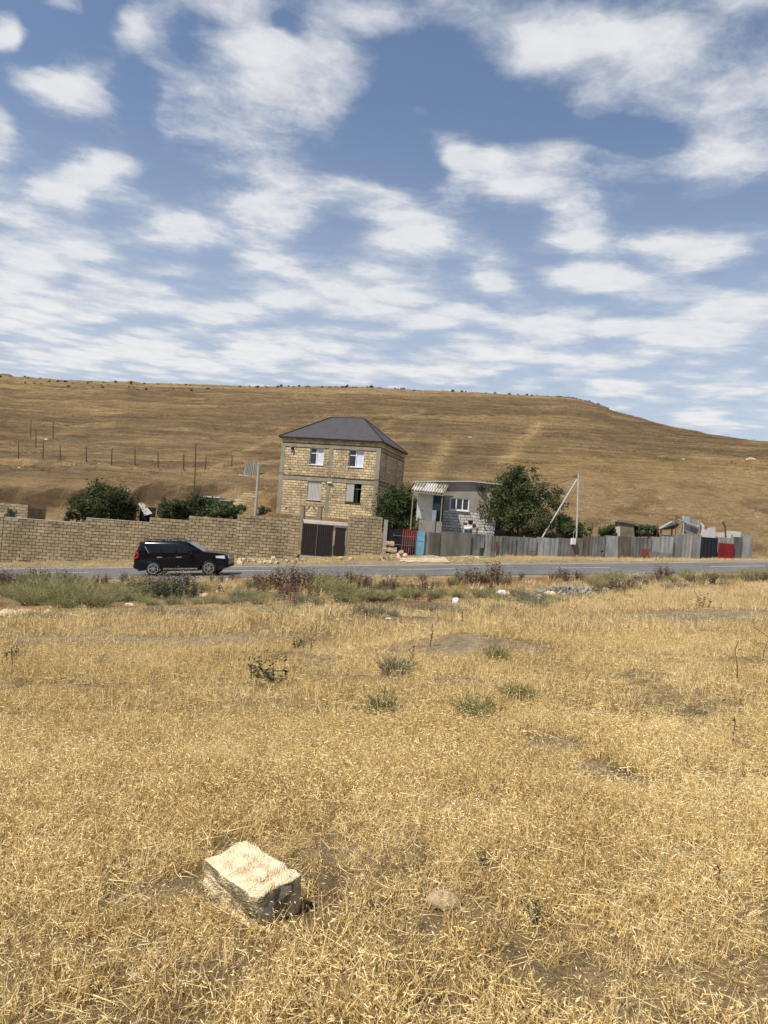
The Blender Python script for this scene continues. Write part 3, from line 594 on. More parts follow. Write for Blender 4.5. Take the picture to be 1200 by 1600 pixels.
# ------------------------------------------------------------------ black off-road car
M_paint = pm('black_paint', (.005, .0055, .007), None, 3, .16, spec=.28)
M_trim = pm('black_plastic', (.012, .012, .013), None, 5, .6)
M_cgl = pm('tinted_glass', (.006, .007, .007), (.010, .011, .012), 2, .08, spec=.3)
M_chr = pm('chrome', (.75, .76, .78), None, 3, .22, metal=1.0)
M_tyre = pm('tyre_rubber', (.015, .015, .015), (.03, .028, .026), 9, .85)
M_rim = pm('alloy_rim', (.42, .42, .43), (.52, .52, .53), 4, .35, metal=.8)
M_red = pm('tail_lamp', (.28, .012, .012), (.36, .02, .02), 6, .25)
M_lamp = pm('head_lamp', (.55, .58, .62), (.75, .77, .80), 6, .12, metal=.4)
def suv(name, loc, label):
    r = empty(name, loc, 0, label, 'car'); r.rotation_euler = (0, -ROADSL, 0)
    WH = .94
    def arch(cx, rad=.43, n=9): return [(cx+rad*math.cos(a), .36+rad*math.sin(a)) for a in np.linspace(math.pi+.12, -.12, n)]
    # lower body: side outline with wheel arches (x forward)
    low = [(.10, .36)]+[(.55, .30)]+arch(1.03)+[(1.5, .26), (3.35, .26)]+arch(3.86)+[(4.38, .26), (4.72, .40), (4.82, .52), (4.83, .74), (4.78, 1.00), (4.62, 1.09), (4.2, 1.16), (3.62, 1.22), (3.3, 1.19), (.30, 1.17), (.09, 1.12), (.02, .80), (.03, .46)]
    def layer(poly, y, k, cz=.75, cx=2.42):
        return [Vector((cx+(x-cx)*(1-k*.5), y, z if z < .6 else cz+(z-cz)*(1-k*.35))) for x, z in poly]
    def plan(x):           # nose and tail round off in plan
        return 1-.13*max(0, (x-4.25)/.58)**2-.06*max(0, (.35-x)/.35)**2
    rings = []
    for y, k in ((-WH, .045), (-WH+.035, .012), (-WH+.12, 0), (WH-.12, 0), (WH-.035, .012), (WH, .045)):
        rings.append([Vector((p.x, p.y*plan(p.x), p.z)) for p in layer(low, y, k)])
    MB().loft(rings).build('body', M_paint, r)
    # cabin: lofted from belt to roof, narrowing upwards
    def ring(z, x0, x1, w): return [Vector(q) for q in ((x0, -w, z), (x0+.25, -w-.02, z), (x1-.5, -w-.02, z), (x1, -w+.12, z), (x1, w-.12, z), (x1-.5, w+.02, z), (x0+.25, w+.02, z), (x0, w, z))]
    MB().loft([ring(1.15, .16, 3.60, .88), ring(1.40, .22, 3.22, .82), ring(1.62, .30, 2.86, .755), ring(1.72, .38, 2.62, .71), ring(1.775, .55, 2.42, .60)]).build('cabin', M_paint, r, True)
    # glass: side panes follow the cabin side (w at height z)
    def wside(z): return np.interp(z, [1.15, 1.4, 1.62], [.90, .84, .775])+.008
    def pane(poly, name='side_window', mat=M_cgl, d=.0):
        for sgn in (-1, 1):
            o = MB().add([(x, sgn*(wside(z)+d), z) for x, z in poly]+[(x, sgn*(wside(z)+d-.03), z) for x, z in poly], [tuple(range(len(poly))), tuple(range(2*len(poly)-1, len(poly)-1, -1))]+[(i, (i+1) % len(poly), len(poly)+(i+1) % len(poly), len(poly)+i) for i in range(len(poly))])
            o.build(name, mat, r)
    pane([(.86, 1.17), (1.42, 1.16), (1.42, 1.50), (.64, 1.51)]); pane([(1.46, 1.16), (2.16, 1.16), (2.16, 1.50), (1.46, 1.50)]); pane([(2.24, 1.16), (3.12, 1.15), (2.86, 1.36), (2.62, 1.49), (2.24, 1.50)])
    # chrome line round the side windows
    for sgn in (-1, 1):
        pts = [(.62, 1.52), (.60, 1.49), (.84, 1.145), (3.16, 1.13)]
        MB().tube([(x, sgn*(wside(z)+.004), z) for x, z in pts], .024, 5).build('window_trim', M_chr, r)
    MB().add([(3.50, -.74, 1.225), (3.50, .74, 1.225), (2.72, .66, 1.70), (2.72, -.66, 1.70), (3.55, -.74, 1.225), (3.55, .74, 1.225), (2.75, .66, 1.71), (2.75, -.66, 1.71)], [(0, 1, 2, 3), (7, 6, 5, 4), (0, 4, 5, 1), (2, 6, 7, 3), (0, 3, 7, 4), (1, 5, 6, 2)]).build('windscreen', M_cgl, r)
    MB().add([(.15, -.72, 1.2), (.15, .72, 1.2), (.275, .64, 1.6), (.275, -.64, 1.6), (.19, -.72, 1.2), (.19, .72, 1.2), (.33, .64, 1.6), (.33, -.64, 1.6)], [(3, 2, 1, 0), (4, 5, 6, 7), (0, 1, 5, 4), (2, 3, 7, 6), (0, 4, 7, 3), (1, 2, 6, 5)]).build('rear_window', M_cgl, r)
    MB().prism([(.20, 1.64), (.52, 1.74), (.62, 1.78), (.22, 1.70)], -.62, .62).build('spoiler', M_paint, r)
    for sgn in (-1, 1):
        mb = MB(); y = sgn*.58; mb.tube([(.72, y, 1.76), (.82, y, 1.85), (2.15, y, 1.85), (2.38, y, 1.76)], .026, 6); mb.box((1.5, y, 1.80), (.08, .04, .1)); mb.build('roof_rail', M_trim, r)
        mb = MB(); mb.box((2.95, sgn*.99, 1.19), (.16, .2, .17), j=.012); mb.box((3.0, sgn*.90, 1.14), (.08, .1, .06)); m_ = mb.build('wing_mirror', M_paint, r)
        MB().box((2.96, sgn*.985, 1.135), (.17, .19, .03)).build('mirror_trim', M_chr, m_)
        for x in (1.24, 2.22):
            MB().box((x+.13, sgn*.945, .955), (.27, .04, .045)).build('door_handle', M_chr, r)
        for x in (1.44, 2.2, 3.2):
            MB().box((x, sgn*.9335, .72), (.012, .012, .84)).build('door_gap', M_trim, r)
        mb = MB(); mb.box((2.42, sgn*.955, .375), (1.72, .05, .05)); mb.build('sill_trim', M_chr, r)
        MB().box((2.42, sgn*.90, .29), (1.75, .16, .07)).build('side_step', M_trim, r)
        MB().add([(.05, sgn*.90, .86), (.28, sgn*.947, .94), (.30, sgn*.935, 1.24), (.10, sgn*.87, 1.27), (.0, sgn*.70, .9), (.07, sgn*.68, 1.22)], [(0, 1, 2, 3), (0, 3, 5, 4), (3, 2, 5), (0, 4, 1)]).build('tail_light', M_red, r)
        MB().add([(4.24, sgn*.950, .90), (4.66, sgn*.900, .85), (4.86, sgn*.62, .87), (4.84, sgn*.62, 1.00), (4.64, sgn*.885, 1.02), (4.20, sgn*.948, 1.0)], [(0, 1, 4, 5), (1, 2, 3, 4)]).build('headlight', M_lamp, r)
        MB().box((4.66, sgn*.77, .56), (.1, .12, .09)).build('fog_light', M_lamp, r)
        # wheels
        for cx in (1.03, 3.86):
            w = empty('wheel', (cx, sgn*.80, .375)); w.parent = r
            def ringy(rad, y, n=24): return [Vector((rad*math.cos(2*math.pi*k/n), y, rad*math.sin(2*math.pi*k/n))) for k in range(n)]
            MB().loft([ringy(.25, -.12), ringy(.34, -.125), ringy(.375, -.09), ringy(.375, .09), ringy(.34, .125), ringy(.25, .12)]).build('tyre', M_tyre, w, True)
            rim = MB(); o_ = sgn*.128; rim.loft([ringy(.262, o_*1.0), ringy(.262, o_*1.04), ringy(.228, o_*1.04), ringy(.228, o_*.9)], cap=False)
            for k in range(6):
                for dk in (-.13, .13):
                    a = 2*math.pi*k/6+dk; b = 2*math.pi*k/6+dk*1.6
                    rim.bar((.04*math.cos(a), o_*1.02, .04*math.sin(a)), (.24*math.cos(b), o_*1.02, .24*math.sin(b)), .028, .02)
            rim.tube([(0, o_*.9, 0), (0, o_*1.08, 0)], .055, 10); rim.build('rim', M_rim, w)
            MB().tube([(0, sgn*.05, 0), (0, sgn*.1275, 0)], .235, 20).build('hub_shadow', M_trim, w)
    MB().box((4.80, 0, .93), (.08, 1.0, .26), j=.01).build('grille', M_chr, r)
    MB().prism([(4.70, .38), (4.80, .42), (4.85, .55), (4.80, .60), (4.6, .6), (4.6, .36)], -.72, .72).build('front_bumper', M_trim, r)
    MB().box((.04, 0, .50), (.10, 1.6, .2), j=.01).build('rear_bumper', M_paint, r)
    MB().tube([(.5, -.6, .30), (.15, -.62, .28)], .035, 6).build('exhaust_pipe', M_trim, r)
    MB().tube([(.6, -.2, 1.76), (.5, -.2, 1.9)], .012, 5).build('aerial', M_trim, r)
    return r
suv('off_road_car', (at(209, 880, 39.0).x, 39.95, rz(at(209, 880, 39.0).x, 39.9)+.004), 'black off-road car with roof rails driving along the road')

# ------------------------------------------------------------------ small house
M_plas = pm('grey_plaster', (.23, .20, .165), (.34, .30, .25), 1.4, .95, .4, detail=10)
M_wblk = pm('whitewashed_block', (.42, .39, .34), (.68, .66, .61), 3.5, .92, .5, var=.16, bscale=15)
M_white = pm('whitewash', (.46, .44, .39), (.62, .60, .55), 3, .9, .2)
M_asb = pm('asbestos_sheet', (.48, .465, .43), (.64, .62, .58), 5, .9, .2)
M_asbd = pm('stained_asbestos_sheet', (.17, .13, .07), (.46, .42, .33), 2.6, .95, .3, stretch=(3, .5, 1))
M_teal = pm('teal_door', (.018, .06, .065), (.03, .085, .09), 3, .6)
M_tealp = pm('pale_teal_panel', (.10, .17, .18), (.15, .22, .23), 4, .6)
M_felt = pm('roof_felt', (.36, .34, .31), (.48, .46, .42), 2, .95)
SD = 55.0; sp = at(644, 830, SD); sx0 = sp.x; sw = at(776, 790, SD).x-sx0; sb = g(sp.x+1, SD)-.35
shs = empty('small_house', (sx0, SD, sb), 0, 'low grey plastered house with whitewashed blocks and corrugated porch roof', 'house')
def L_(px, py, D=SD): p = at(px, py, D); return (p.x-sx0, p.z-sb)
wx0, wz0 = L_(702.5, 797); wx1, wz1 = L_(732.5, 780); wz0 = L_(717, 797.5)[1]; wz1 = L_(717, 778)[1]; wx0 = L_(703, 788)[0]; wx1 = L_(733, 788)[0]
rl, rm, rr = L_(641, 753)[1], L_(733, 753)[1], L_(776, 757.5)[1]; xm = max(L_(733, 753)[0], wx1+.03)
zp = wz0-.05                                   # plaster ends below the window
w = MB()
# plastered upper wall in strips round the window opening (a slanting top follows the roof)
w.prism([(0, zp), (wx0, zp), (wx0, rl+(rm-rl)*wx0/xm), (0, rl)], 0, .28); w.prism([(wx0, zp), (wx1, zp), (wx1, wz0), (wx0, wz0)], 0, .28); w.prism([(wx0, wz1), (wx1, wz1), (wx1, rl+(rm-rl)*wx1/xm), (wx0, rl+(rm-rl)*wx0/xm)], 0, .28)
w.prism([(wx1, zp), (sw, zp), (sw, rr), (xm+.0, rm), (wx1, rl+(rm-rl)*wx1/xm)], 0, .28); w.box2((0, .28, 0), (.25, 5, rl)); w.box2((sw-.25, .28, 0), (sw, 5, rr)); w.box2((.25, 4.75, 0), (sw-.25, 5, min(rl, rr)))
w.build('plaster_wall', M_plas, shs)
MB().box2((0, .05, 0), (sw, .28, zp)).build('wall_core', M_mort, shs)
mb = MB(); courses(mb, sw, lambda m, p, q, za, zb, t, d: m.box2((p, -d*.6, za), (q, .06, zb), tint=t), [], None, 0, zp); tag(mb.build('block_courses', M_wblk, shs), kind='stuff')
mb = MB(); mb.add([(-.15, -.25, rl), (xm, -.25, rm), (sw+.2, -.25, rr), (-.15, 5.2, rl), (xm, 5.2, rm), (sw+.2, 5.2, rr)]+[(-.15, -.25, rl+.08), (xm, -.25, rm+.08), (sw+.2, -.25, rr+.08), (-.15, 5.2, rl+.08), (xm, 5.2, rm+.08), (sw+.2, 5.2, rr+.08)],
    [(0, 1, 7, 6), (1, 2, 8, 7), (6, 7, 10, 9), (7, 8, 11, 10), (0, 3, 4, 1), (1, 4, 5, 2), (0, 6, 9, 3), (2, 5, 11, 8), (3, 9, 10, 4), (4, 10, 11, 5)]); mb.build('roof', M_felt, shs)
wr = empty('window', (wx0, .04, wz0)); wr.parent = shs; a, b = wx1-wx0, wz1-wz0; f = MB(); t = .075
f.box2((0, 0, 0), (a, .08, t)); f.box2((0, 0, b-t), (a, .08, b))
for x in (0, a*.33-t/2, a*.66-t/2, a-t): f.box2((x, 0, t), (x+t, .08, b-t))
f.build('frame', M_pvc, wr)
for p, q in ((t, a*.33-t/2), (a*.33+t/2, a*.66-t/2), (a*.66+t/2, a-t)): MB().box2((p, .04, t), (q, .05, b-t)).build('pane', M_glass, wr)
MB().box2((-.05, -.14, -.06), (a+.05, -.0, 0)).build('sill', M_pvc, wr)
# porch: side wall, door, awning, steps
PD = 53.6; py_ = PD-SD
pw0, pw1 = L_(652, 790, PD)[0], L_(676, 790, PD)[0]; pt = L_(664, 771, PD)[1]; pdx = L_(691, 790, PD)[0]; pf = L_(672, 814, PD)[1]
MB().box2((pw0, py_, 0), (pw1, -.0, pt)).build('porch_wall', M_white, shs)
dr = MB(); dr.box2((pw1+.01, py_+.55, pf), (pdx, py_+.60, pt+.05)); door = dr.build('door', M_teal, shs)
MB().box2((pw1+.08, py_+.53, pf+.75), (pdx-.12, py_+.55, pf+1.25)).build('door_panel', M_tealp, door)
MB().box2((pdx, py_+.3, 0), (pdx+.1, -.0, pt)).build('porch_side', M_trim, shs)
MB().box2((pw1, py_+.02, pf), (pw1+.30, py_+.07, L_(678, 797, PD)[1])).build('white_hatch', M_pvc, shs)
mb = MB(); mb.box2((pw0+.2, py_-.35, 0), (pdx+.05, py_-.002, pf)); mb.build('porch_step', M_plas, shs); MB().tube([(pw1+.25, py_-.38, 0), (pw1+.25, py_-.38, pf+.2)], .03, 6).build('step_post', M_steel, shs)
def corr(P, n, mat, name, parent, amp=.03):
    """corrugated sheet over the corners P00 (near left), P10 (near right), P11, P01"""
    P = [Vector(p) for p in P]; nr = (P[1]-P[0]).cross(P[3]-P[0]).normalized(); vs = []; f = []
    for th in (0, -.012):
        for i in range(n+1):
            q = nr*(amp*math.sin(i*math.pi/2)+th); vs += [P[0].lerp(P[1], i/n)+q, P[3].lerp(P[2], i/n)+q]
    m = 2*(n+1)
    for i in range(n): f += [(2*i, 2*i+2, 2*i+3, 2*i+1), (m+2*i+1, m+2*i+3, m+2*i+2, m+2*i), (2*i, m+2*i, m+2*i+2, 2*i+2), (2*i+1, 2*i+3, m+2*i+3, m+2*i+1)]
    f += [(0, 1, m+1, m), (2*n, m+2*n, m+2*n+1, 2*n+1)]
    return MB().add(vs, f).build(name, mat, parent)
aw = empty('awning', (0, 0, 0)); aw.parent = shs
def A_(px, py, D): p = at(px, py, D); return Vector((p.x-sx0, D-SD, p.z-sb))
q00, q10, q11, q01 = A_(643, 766, 52.9), A_(694, 772, 52.9), A_(701, 757, 54.7), A_(649, 753, 54.7)
for k, (u0, u1, mt) in enumerate(((0, .36, M_asbd), (.36, .68, M_asb), (.68, 1, M_asbd))):
    corr((q00.lerp(q10, u0), q00.lerp(q10, u1), q01.lerp(q11, u1), q01.lerp(q11, u0)), 16, mt, 'awning_sheet', aw, .07)
corr((q00.lerp(q10, .02)+Vector((0, -.02, .05)), q00.lerp(q10, .97)+Vector((0, -.02, .05)), q00.lerp(q10, .97).lerp(q01.lerp(q11, .97), .42)+Vector((0, -.02, .05)), q00.lerp(q10, .02).lerp(q01.lerp(q11, .02), .42)+Vector((0, -.02, .05))), 48, M_asb, 'lower_sheet', aw, .07)
MB().bar(q00+Vector((0, 0, -.1)), q10+Vector((0, 0, -.1)), .08).build('batten', M_wood, aw)
for q in (q00.lerp(q10, .06), q00.lerp(q10, .95)): MB().bar((q.x, q.y+.05, 0), (q.x, q.y+.05, q.z-.08), .07).build('awning_post', M_wood, aw)
# yard things by the house wall
M_terr = pm('brown_clay', (.11, .045, .028), (.17, .075, .045), 6, .85, .2)
def lathe(prof, n=14): return MB().loft([[Vector((r_*math.cos(2*math.pi*k/n), r_*math.sin(2*math.pi*k/n), z)) for k in range(n)] for r_, z in prof])
bp = at(731, 831, 53.4); bz = g(bp.x, 53.4)
ba = empty('wash_basin', (bp.x, 53.4, bz), 0, 'white wash basin on a frame against the whitewashed house wall', 'basin')
tz_ = at(731, 827, 53.4).z-bz
lathe([(.05, tz_-.12), (.24, tz_-.02), (.30, tz_+.12), (.26, tz_+.12), (.2, tz_+.0), (.02, tz_-.06)]).build('bowl', M_pvc, ba, True)
MB().box2((-.3, .1, 0), (.3, .16, tz_+.28)).build('backboard', M_white, ba)
for x in (-.24, .24): MB().box2((x-.03, -.1, 0), (x+.03, .12, tz_-.02)).build('leg', M_steel, ba)
for i, (px, py) in enumerate(((727, 820), (735, 817), (741, 822))):
    D = 54.45; p = at(px, py, D); 
    o = empty('clay_pot', (p.x, D, p.z-.12), 0, ['brown clay pot on shelf above the wash basin', 'tallest brown clay pot on the shelf by the basin', 'squat brown clay pot at the shelf end beside tree'][i], 'pot', 'pots on the yard shelf')
    s_ = (1, 1.25, .9)[i]; lathe([(.09*s_, 0), (.15*s_, .2*s_), (.17*s_, .22*s_), (.15*s_, .25*s_), (.12*s_, .2*s_)], 10).build('pot_body', M_terr, o, True); lump((.14, .14, .1), 8, 6, 7+i).build('dry_soil', M_terr, o).location = (0, 0, .19*s_)
p = at(735, 824, 54.5); o = empty('yard_shelf', (p.x, 54.5, g(p.x, 54.5)), 0, 'low plank shelf with brown pots against the house wall', 'shelf'); hs = p.z-o.location.z
MB().box2((-.6, -.25, hs-.06), (.6, .2, hs)).build('plank', M_wood, o)
for x in (-.5, .5): MB().box2((x-.05, -.2, -.1), (x+.05, .15, hs-.06)).build('leg', M_wood, o)

# ------------------------------------------------------------------ sheet metal fence and barred gate
FD = 52.0
def sheet_mat(n, c1, c2, c3=None): return pm(n, c1, c2, 1.3, .55, .25, metal=.25, detail=9, stretch=(2.2, 1, .5), var=.36, c3=c3, bscale=9, stain=.5)
M_s1 = sheet_mat('grey_sheet', (.16, .155, .145), (.30, .295, .275)); M_s2 = sheet_mat('olive_sheet', (.12, .115, .09), (.17, .16, .13)); M_s3 = sheet_mat('bluish_sheet', (.18, .18, .175), (.32, .32, .305), (.52, .51, .48))
M_s4 = sheet_mat('brownish_sheet', (.135, .115, .095), (.21, .18, .15)); M_s5 = sheet_mat('navy_sheet', (.012, .016, .022), (.022, .027, .036)); M_s6 = sheet_mat('red_sheet', (.13, .010, .012), (.19, .018, .02))
M_s7 = sheet_mat('light_blue_sheet', (.12, .27, .36), (.20, .38, .47)); M_rust = sheet_mat('rusty_sheet', (.16, .045, .03), (.24, .09, .06)); M_blk = sheet_mat('black_sheet', (.010, .009, .010), (.02, .018, .018))
f0 = at(660, 872, FD); fence = empty('sheet_metal_fence', (f0.x, FD, g(f0.x, FD)), 0, 'long patchwork fence of grey corrugated metal sheets along the road', 'fence'); fl = Vector(fence.location)
tops = [(648, 830), (665, 831), (736, 833), (760, 836), (800, 839), (838, 840), (872, 841), (893, 840), (926, 838), (950, 836.5), (985, 838), (1017, 840), (1052, 837), (1067, 834.5), (1096, 837.5), (1122, 840), (1146, 838), (1158, 838.5), (1160, 834), (1178, 834)]
def ftop(px): return float(np.interp(px, [a for a, b in tops], [b for a, b in tops]))
panels = [(661, 672, M_s1, 1), (672, 688, M_s2, 0), (688, 712, M_s2, 0), (712, 737, M_s2, 0), (736, 759, M_s3, 0), (758, 769, M_s1, 1), (768, 786, M_s1, 1), (785, 807, M_s1, 1), (806, 821, M_s1, 0), (820, 839, M_s3, 1), (838, 856, M_s3, 1), (855, 873, M_s3, 1), (872, 894, M_s1, 1),
          (893, 911, M_s4, 0), (910, 927, M_s4, 1), (926, 946, M_s1, 1), (945, 967, M_s3, 0), (966, 986, M_s4, 0), (985, 1001, M_s1, 1), (1000, 1018, M_s3, 1), (1017, 1035, M_s1, 0), (1034, 1053, M_s3, 1), (1052, 1068, M_s3, 0), (1067, 1083, M_s1, 1), (1082, 1097, M_s1, 0), (1096, 1123, M_s5, 1), (1122, 1147, M_s1, 1), (1146, 1159, M_s1, 1), (1158, 1177, M_s1, 0)]
for i, (a, b, mt, rib) in enumerate(panels):
    D = FD+random.uniform(-.05, .05)+(.0 if i % 2 else .06); pa, pb = at(a, ftop(a+1), D), at(b, ftop(b-1), D); zb = min(g(pa.x, D), g(pb.x, D))-.08; zt = (pa.z+pb.z)/2+random.uniform(-.06, .05)
    sh = ribbed(pb.x-pa.x+.03, zt-zb, .25 if rib else .6, .018 if rib else .006, .006); o = sh.build('fence_sheet', mt, fence); o.location = Vector((pa.x, D, zb))-fl
    o.rotation_euler = (random.uniform(-.025, .025), random.uniform(-.012, .012), random.uniform(-.02, .02))
    if i % 3 == 0:
        MB().box2((-.04, .09, 0), (.04, .17, zt-zb+random.uniform(-.2, .15))).build('fence_post', M_wood, fence).location = Vector((pa.x, D+.1, zb))-fl
mb = MB()
for k in range(2):
    for i in range(0, len(panels)-1, 3):
        a, b = panels[i][0], panels[min(i+3, len(panels)-1)][1]; y = .3+.9*k
        pa, pb = at(a, ftop(a), FD+.16), at(b, ftop(b), FD+.16); mb.bar(pa-fl-Vector((0, 0, y)), pb-fl-Vector((0, 0, y)), .05)
mb.build('fence_rail', M_wood, fence)
def patch(px0, px1, py0, py1, mat, D, name, rib=.2):
    a, b = at(px0, py1, D), at(px1, py1, D); z1 = at((px0+px1)/2, py0, D).z; z0 = at((px0+px1)/2, py1, D).z
    o = ribbed(b.x-a.x, z1-z0, rib, .015, .006).build(name, mat, fence); o.location = Vector((a.x, D, z0))-fl; return o
tag(patch(1121, 1146, 849, 875, M_s6, FD-.12, 'red_sheet', .14), 'dark red corrugated sheet'); tag(patch(1001, 1017, 858, 870, M_rust, FD-.13, 'rusty_patch'), 'rusty red patch'); patch(1014, 1050, 863, 873, M_s3, FD-.17, 'leaning_sheet', .12)
patch(823, 837, 861, 862.2, M_rust, FD-.13, 'rust_strip'); patch(939, 942.5, 860, 863, M_blk, FD-.12, 'fence_hole'); patch(772.5, 777, 846, 861, M_rust, FD-.11, 'red_paint_smear', .3); patch(744, 756, 838, 856, M_s3, FD-.1, 'dented_sheet', .5)
mx = at(895.5, 851, FD-.16); o = empty('meter_box', (mx.x, FD-.16, mx.z), 0, 'small white meter box fixed to the brownish fence sheet', 'box'); MB().box2((-.15, -.14, 0), (.15, .16, .42)).build('box_body', M_pvc, o); MB().box2((-.12, -.155, .04), (.12, -.14, .38)).build('box_door', M_white, o); MB().tube([(0, 0, .42), (0, .1, .8), (.25, .2, 1.2)], .02, 5).build('conduit', M_steel, o)
# light blue door leaf
a, b = at(648.5, 874, FD), at(661, 874, FD); zt = at(655, 830, FD).z; zb = g(a.x, FD)-.04
o = empty('blue_door', (a.x, FD, zb), 0, 'light blue painted metal door leaf with flaking paint', 'door'); MB().box2((0, -.02, 0), (b.x-a.x, .03, zt-zb)).build('door_leaf', pm('flaking_blue', (.10, .24, .33), (.16, .34, .44), 3, .55, .2, c3=(.05, .05, .05)), o)
mb = MB(); mb.box2((.0, -.04, .05), (.05, -.02, zt-zb)); mb.box2((b.x-a.x-.05, -.04, .05), (b.x-a.x, -.02, zt-zb)); mb.box2((.05, -.04, 1.1), (b.x-a.x-.05, -.02, 1.15)); mb.build('door_rim', M_s7, o)
# red and black barred gate
a, b = at(599, 873, FD+.25), at(649, 873, FD+.25); zt = at(624, 826, FD+.25).z; zb = g((a.x+b.x)/2, FD)-.05; gw = b.x-a.x; gh = zt-zb
o = empty('barred_gate', (a.x, FD+.25, zb), 0, 'black barred gate with bright red upper sheet beside the blue door', 'gate')
for x0, x1 in ((0, gw*.27), (gw*.27, gw*.54), (gw*.54, gw*.78), (gw*.78, gw)): ribbed(x1-x0-.02, gh-.1, .2, .012).build('back_sheet', M_blk, o).location = (x0, .08, .05)
rs = MB(); rx0_, rx1_ = gw*.53, gw*.98; ribbed(rx1_-rx0_, gh*.38, .16, .02).build('red_sheet', M_s6, o).location = (rx0_, .02, gh*.62)
M_rbar = pm('faded_red_bar', (.20, .07, .065), (.28, .12, .11), 8, .7); M_gbar = pm('faded_green_sheet', (.02, .05, .03), (.035, .075, .045), 4, .7)
MB().box2((gw*.53, .03, gh*.47), (gw*.98, .06, gh*.6)).build('green_strip', M_gbar, o)
for k in range(7): MB().box2((gw*.55+k*gw*.068, -.012, .02), (gw*.55+k*gw*.068+.03, .015, gh*.97)).build('gate_bar', M_rbar, o)
for k in range(3): MB().box2((gw*.24, -.008, gh*(.1+.32*k)), (gw*.98, .012, gh*(.1+.32*k)+.03)).build('cross_bar', M_steel, o)
for x in (.02, gw-.06): MB().box2((x, -.02, 0), (x+.06, .06, gh+.05)).build('gate_post', M_blk, o)
MB().box2((gw*.72, -.03, .05), (gw*.9, -.012, .28)).build('red_kick_plate', M_s6, o)
# concrete apron before it
mb = MB(); ap0, ap1 = at(624, 879, 48.2).x, at(700, 878, 48.2).x; n = 14; vs = []; f = []
for i in range(n+1):
    x = ap0+(ap1-ap0)*i/n
    for y in (47.3+.2*math.sin(i*1.7), 49.4, 51.3): vs.append((x, y, max(g(x, y), g(x, y+.2))+.03))
for i in range(n):
    for j in range(2): f.append((3*i+j, 3*i+3+j, 3*i+4+j, 3*i+1+j))
tag(mb.add(vs, f).build('concrete_apron', pm('dusty_concrete', (.40, .35, .27), (.52, .47, .38), 1.6, .95, .4)), 'pale cracked concrete apron before the barred gate', 'pavement', kind='structure')
# ------------------------------------------------------------------ loose stone blocks
M_stone = pm('pale_limestone', (.42, .33, .20), (.60, .49, .32), 4, .95, .6, var=.15, bscale=14)
M_pink = pm('pinkish_block', (.40, .27, .21), (.52, .37, .29), 4, .95, .5, var=.1)
def rough_block(d, seed, sub=4, j=.03):
    """a worn block: subdivided box with rounded, nibbled edges"""
    import bmesh
    bm = bmesh.new(); bmesh.ops.create_cube(bm, size=1); bmesh.ops.subdivide_edges(bm, edges=bm.edges[:], cuts=sub, use_grid_fill=True)
    ra = np.random.default_rng(seed); o = ra.uniform(0, 50, 3)
    for v in bm.verts:
        p = np.array(v.co)*2; e = np.sort(np.abs(p))[::-1]; k = 1-.07*max(0, e[1]-.55)-.05*max(0, e[2]-.55)
        q = p*k/2*np.array(d); m = [float(fbm(q[a]*9/max(d)+o[a], q[b]*9/max(d)+o[b]+q[c]*4, 3, seed)-.45) for a, b, c in ((0, 1, 2), (1, 2, 0), (2, 0, 1))]
        v.co = Vector(q+np.array(m)*j*2)
    me = bpy.data.meshes.new('stone_block'); bm.to_mesh(me); bm.free(); return me
stone_meshes = [rough_block((.42, .22, .2), 100+i, 3, .03) for i in range(5)]
for me in stone_meshes: me.materials.append(M_stone); me.polygons.foreach_set('use_smooth', [False]*len(me.polygons))
def stone(px, py, s, label, group, D=None, rot=None, mat=None, up=0.0):
    if D is not None and D < 52: D += 1.75
    p = hit(px, py) if D is None else at(px, py, D)
    if D is not None: p.z = g(p.x, D)+up
    me = random.choice(stone_meshes)
    if mat: me = me.copy(); me.materials.clear(); me.materials.append(mat)
    o = bpy.data.objects.new('stone_block', me); C.objects.link(o); o.location = p+Vector((0, 0, .07*s)); o.rotation_euler = rot or (random.uniform(-.3, .3), random.uniform(-.3, .3), random.uniform(0, 6.28)); o.scale = (s*random.uniform(.8, 1.2), s*random.uniform(.8, 1.2), s*random.uniform(.8, 1.1))
    return tag(o, label, 'stone', group)
for k, (px, D, up) in enumerate(((603, 49.3, 0), (611, 49.2, 0), (603.5, 49.32, .42), (612, 49.25, .42), (607, 49.28, .8), (619, 49.1, 0))):
    stone(px, 874, 1.55, ('grey tan block stacked against the barred gate and pier wall' if up < .7 else 'topmost grey tan block of the stack at the barred gate'), 'blocks stacked at the barred gate', D, (0, 0, WROT+random.uniform(-.15, .15)), M_brick, up)
for px, D, up in ((623, 48.9, 0), (628, 48.8, .0), (626, 48.85, .3), (632, 48.7, 0)):
    stone(px, 873, 1.3, 'tumbled pinkish block heaped before the barred gate', 'pink blocks before the barred gate', D, (random.uniform(-.6, .6), random.uniform(-.9, .9), random.uniform(0, 3)), M_pink, up)
for px in (664, 674, 681, 712, 718, 725, 733, 745): stone(px, 875, random.uniform(.7, 1.1), 'pale flat stone along the foot of the olive fence sheets', 'stones at the fence foot', 49.75, (0, 0, random.uniform(-.3, .3)))
for k in range(46):
    px = random.choice((random.uniform(372, 436), random.uniform(372, 436), random.uniform(436, 604))); D = random.uniform(45.6, 47.6)
    stone(px, 875, random.choice((.35, .5, .6, .9)), 'pale rubble stone lying between the road and the block wall', 'rubble stones by the wall', D)
for px, py, s in ((600, 879, 1.2), (606, 877, .9), (592, 878, .8)): stone(px, py, s, 'larger brown stone at the road edge beside the apron', 'stones beside the apron', 46.6, None, M_brick)
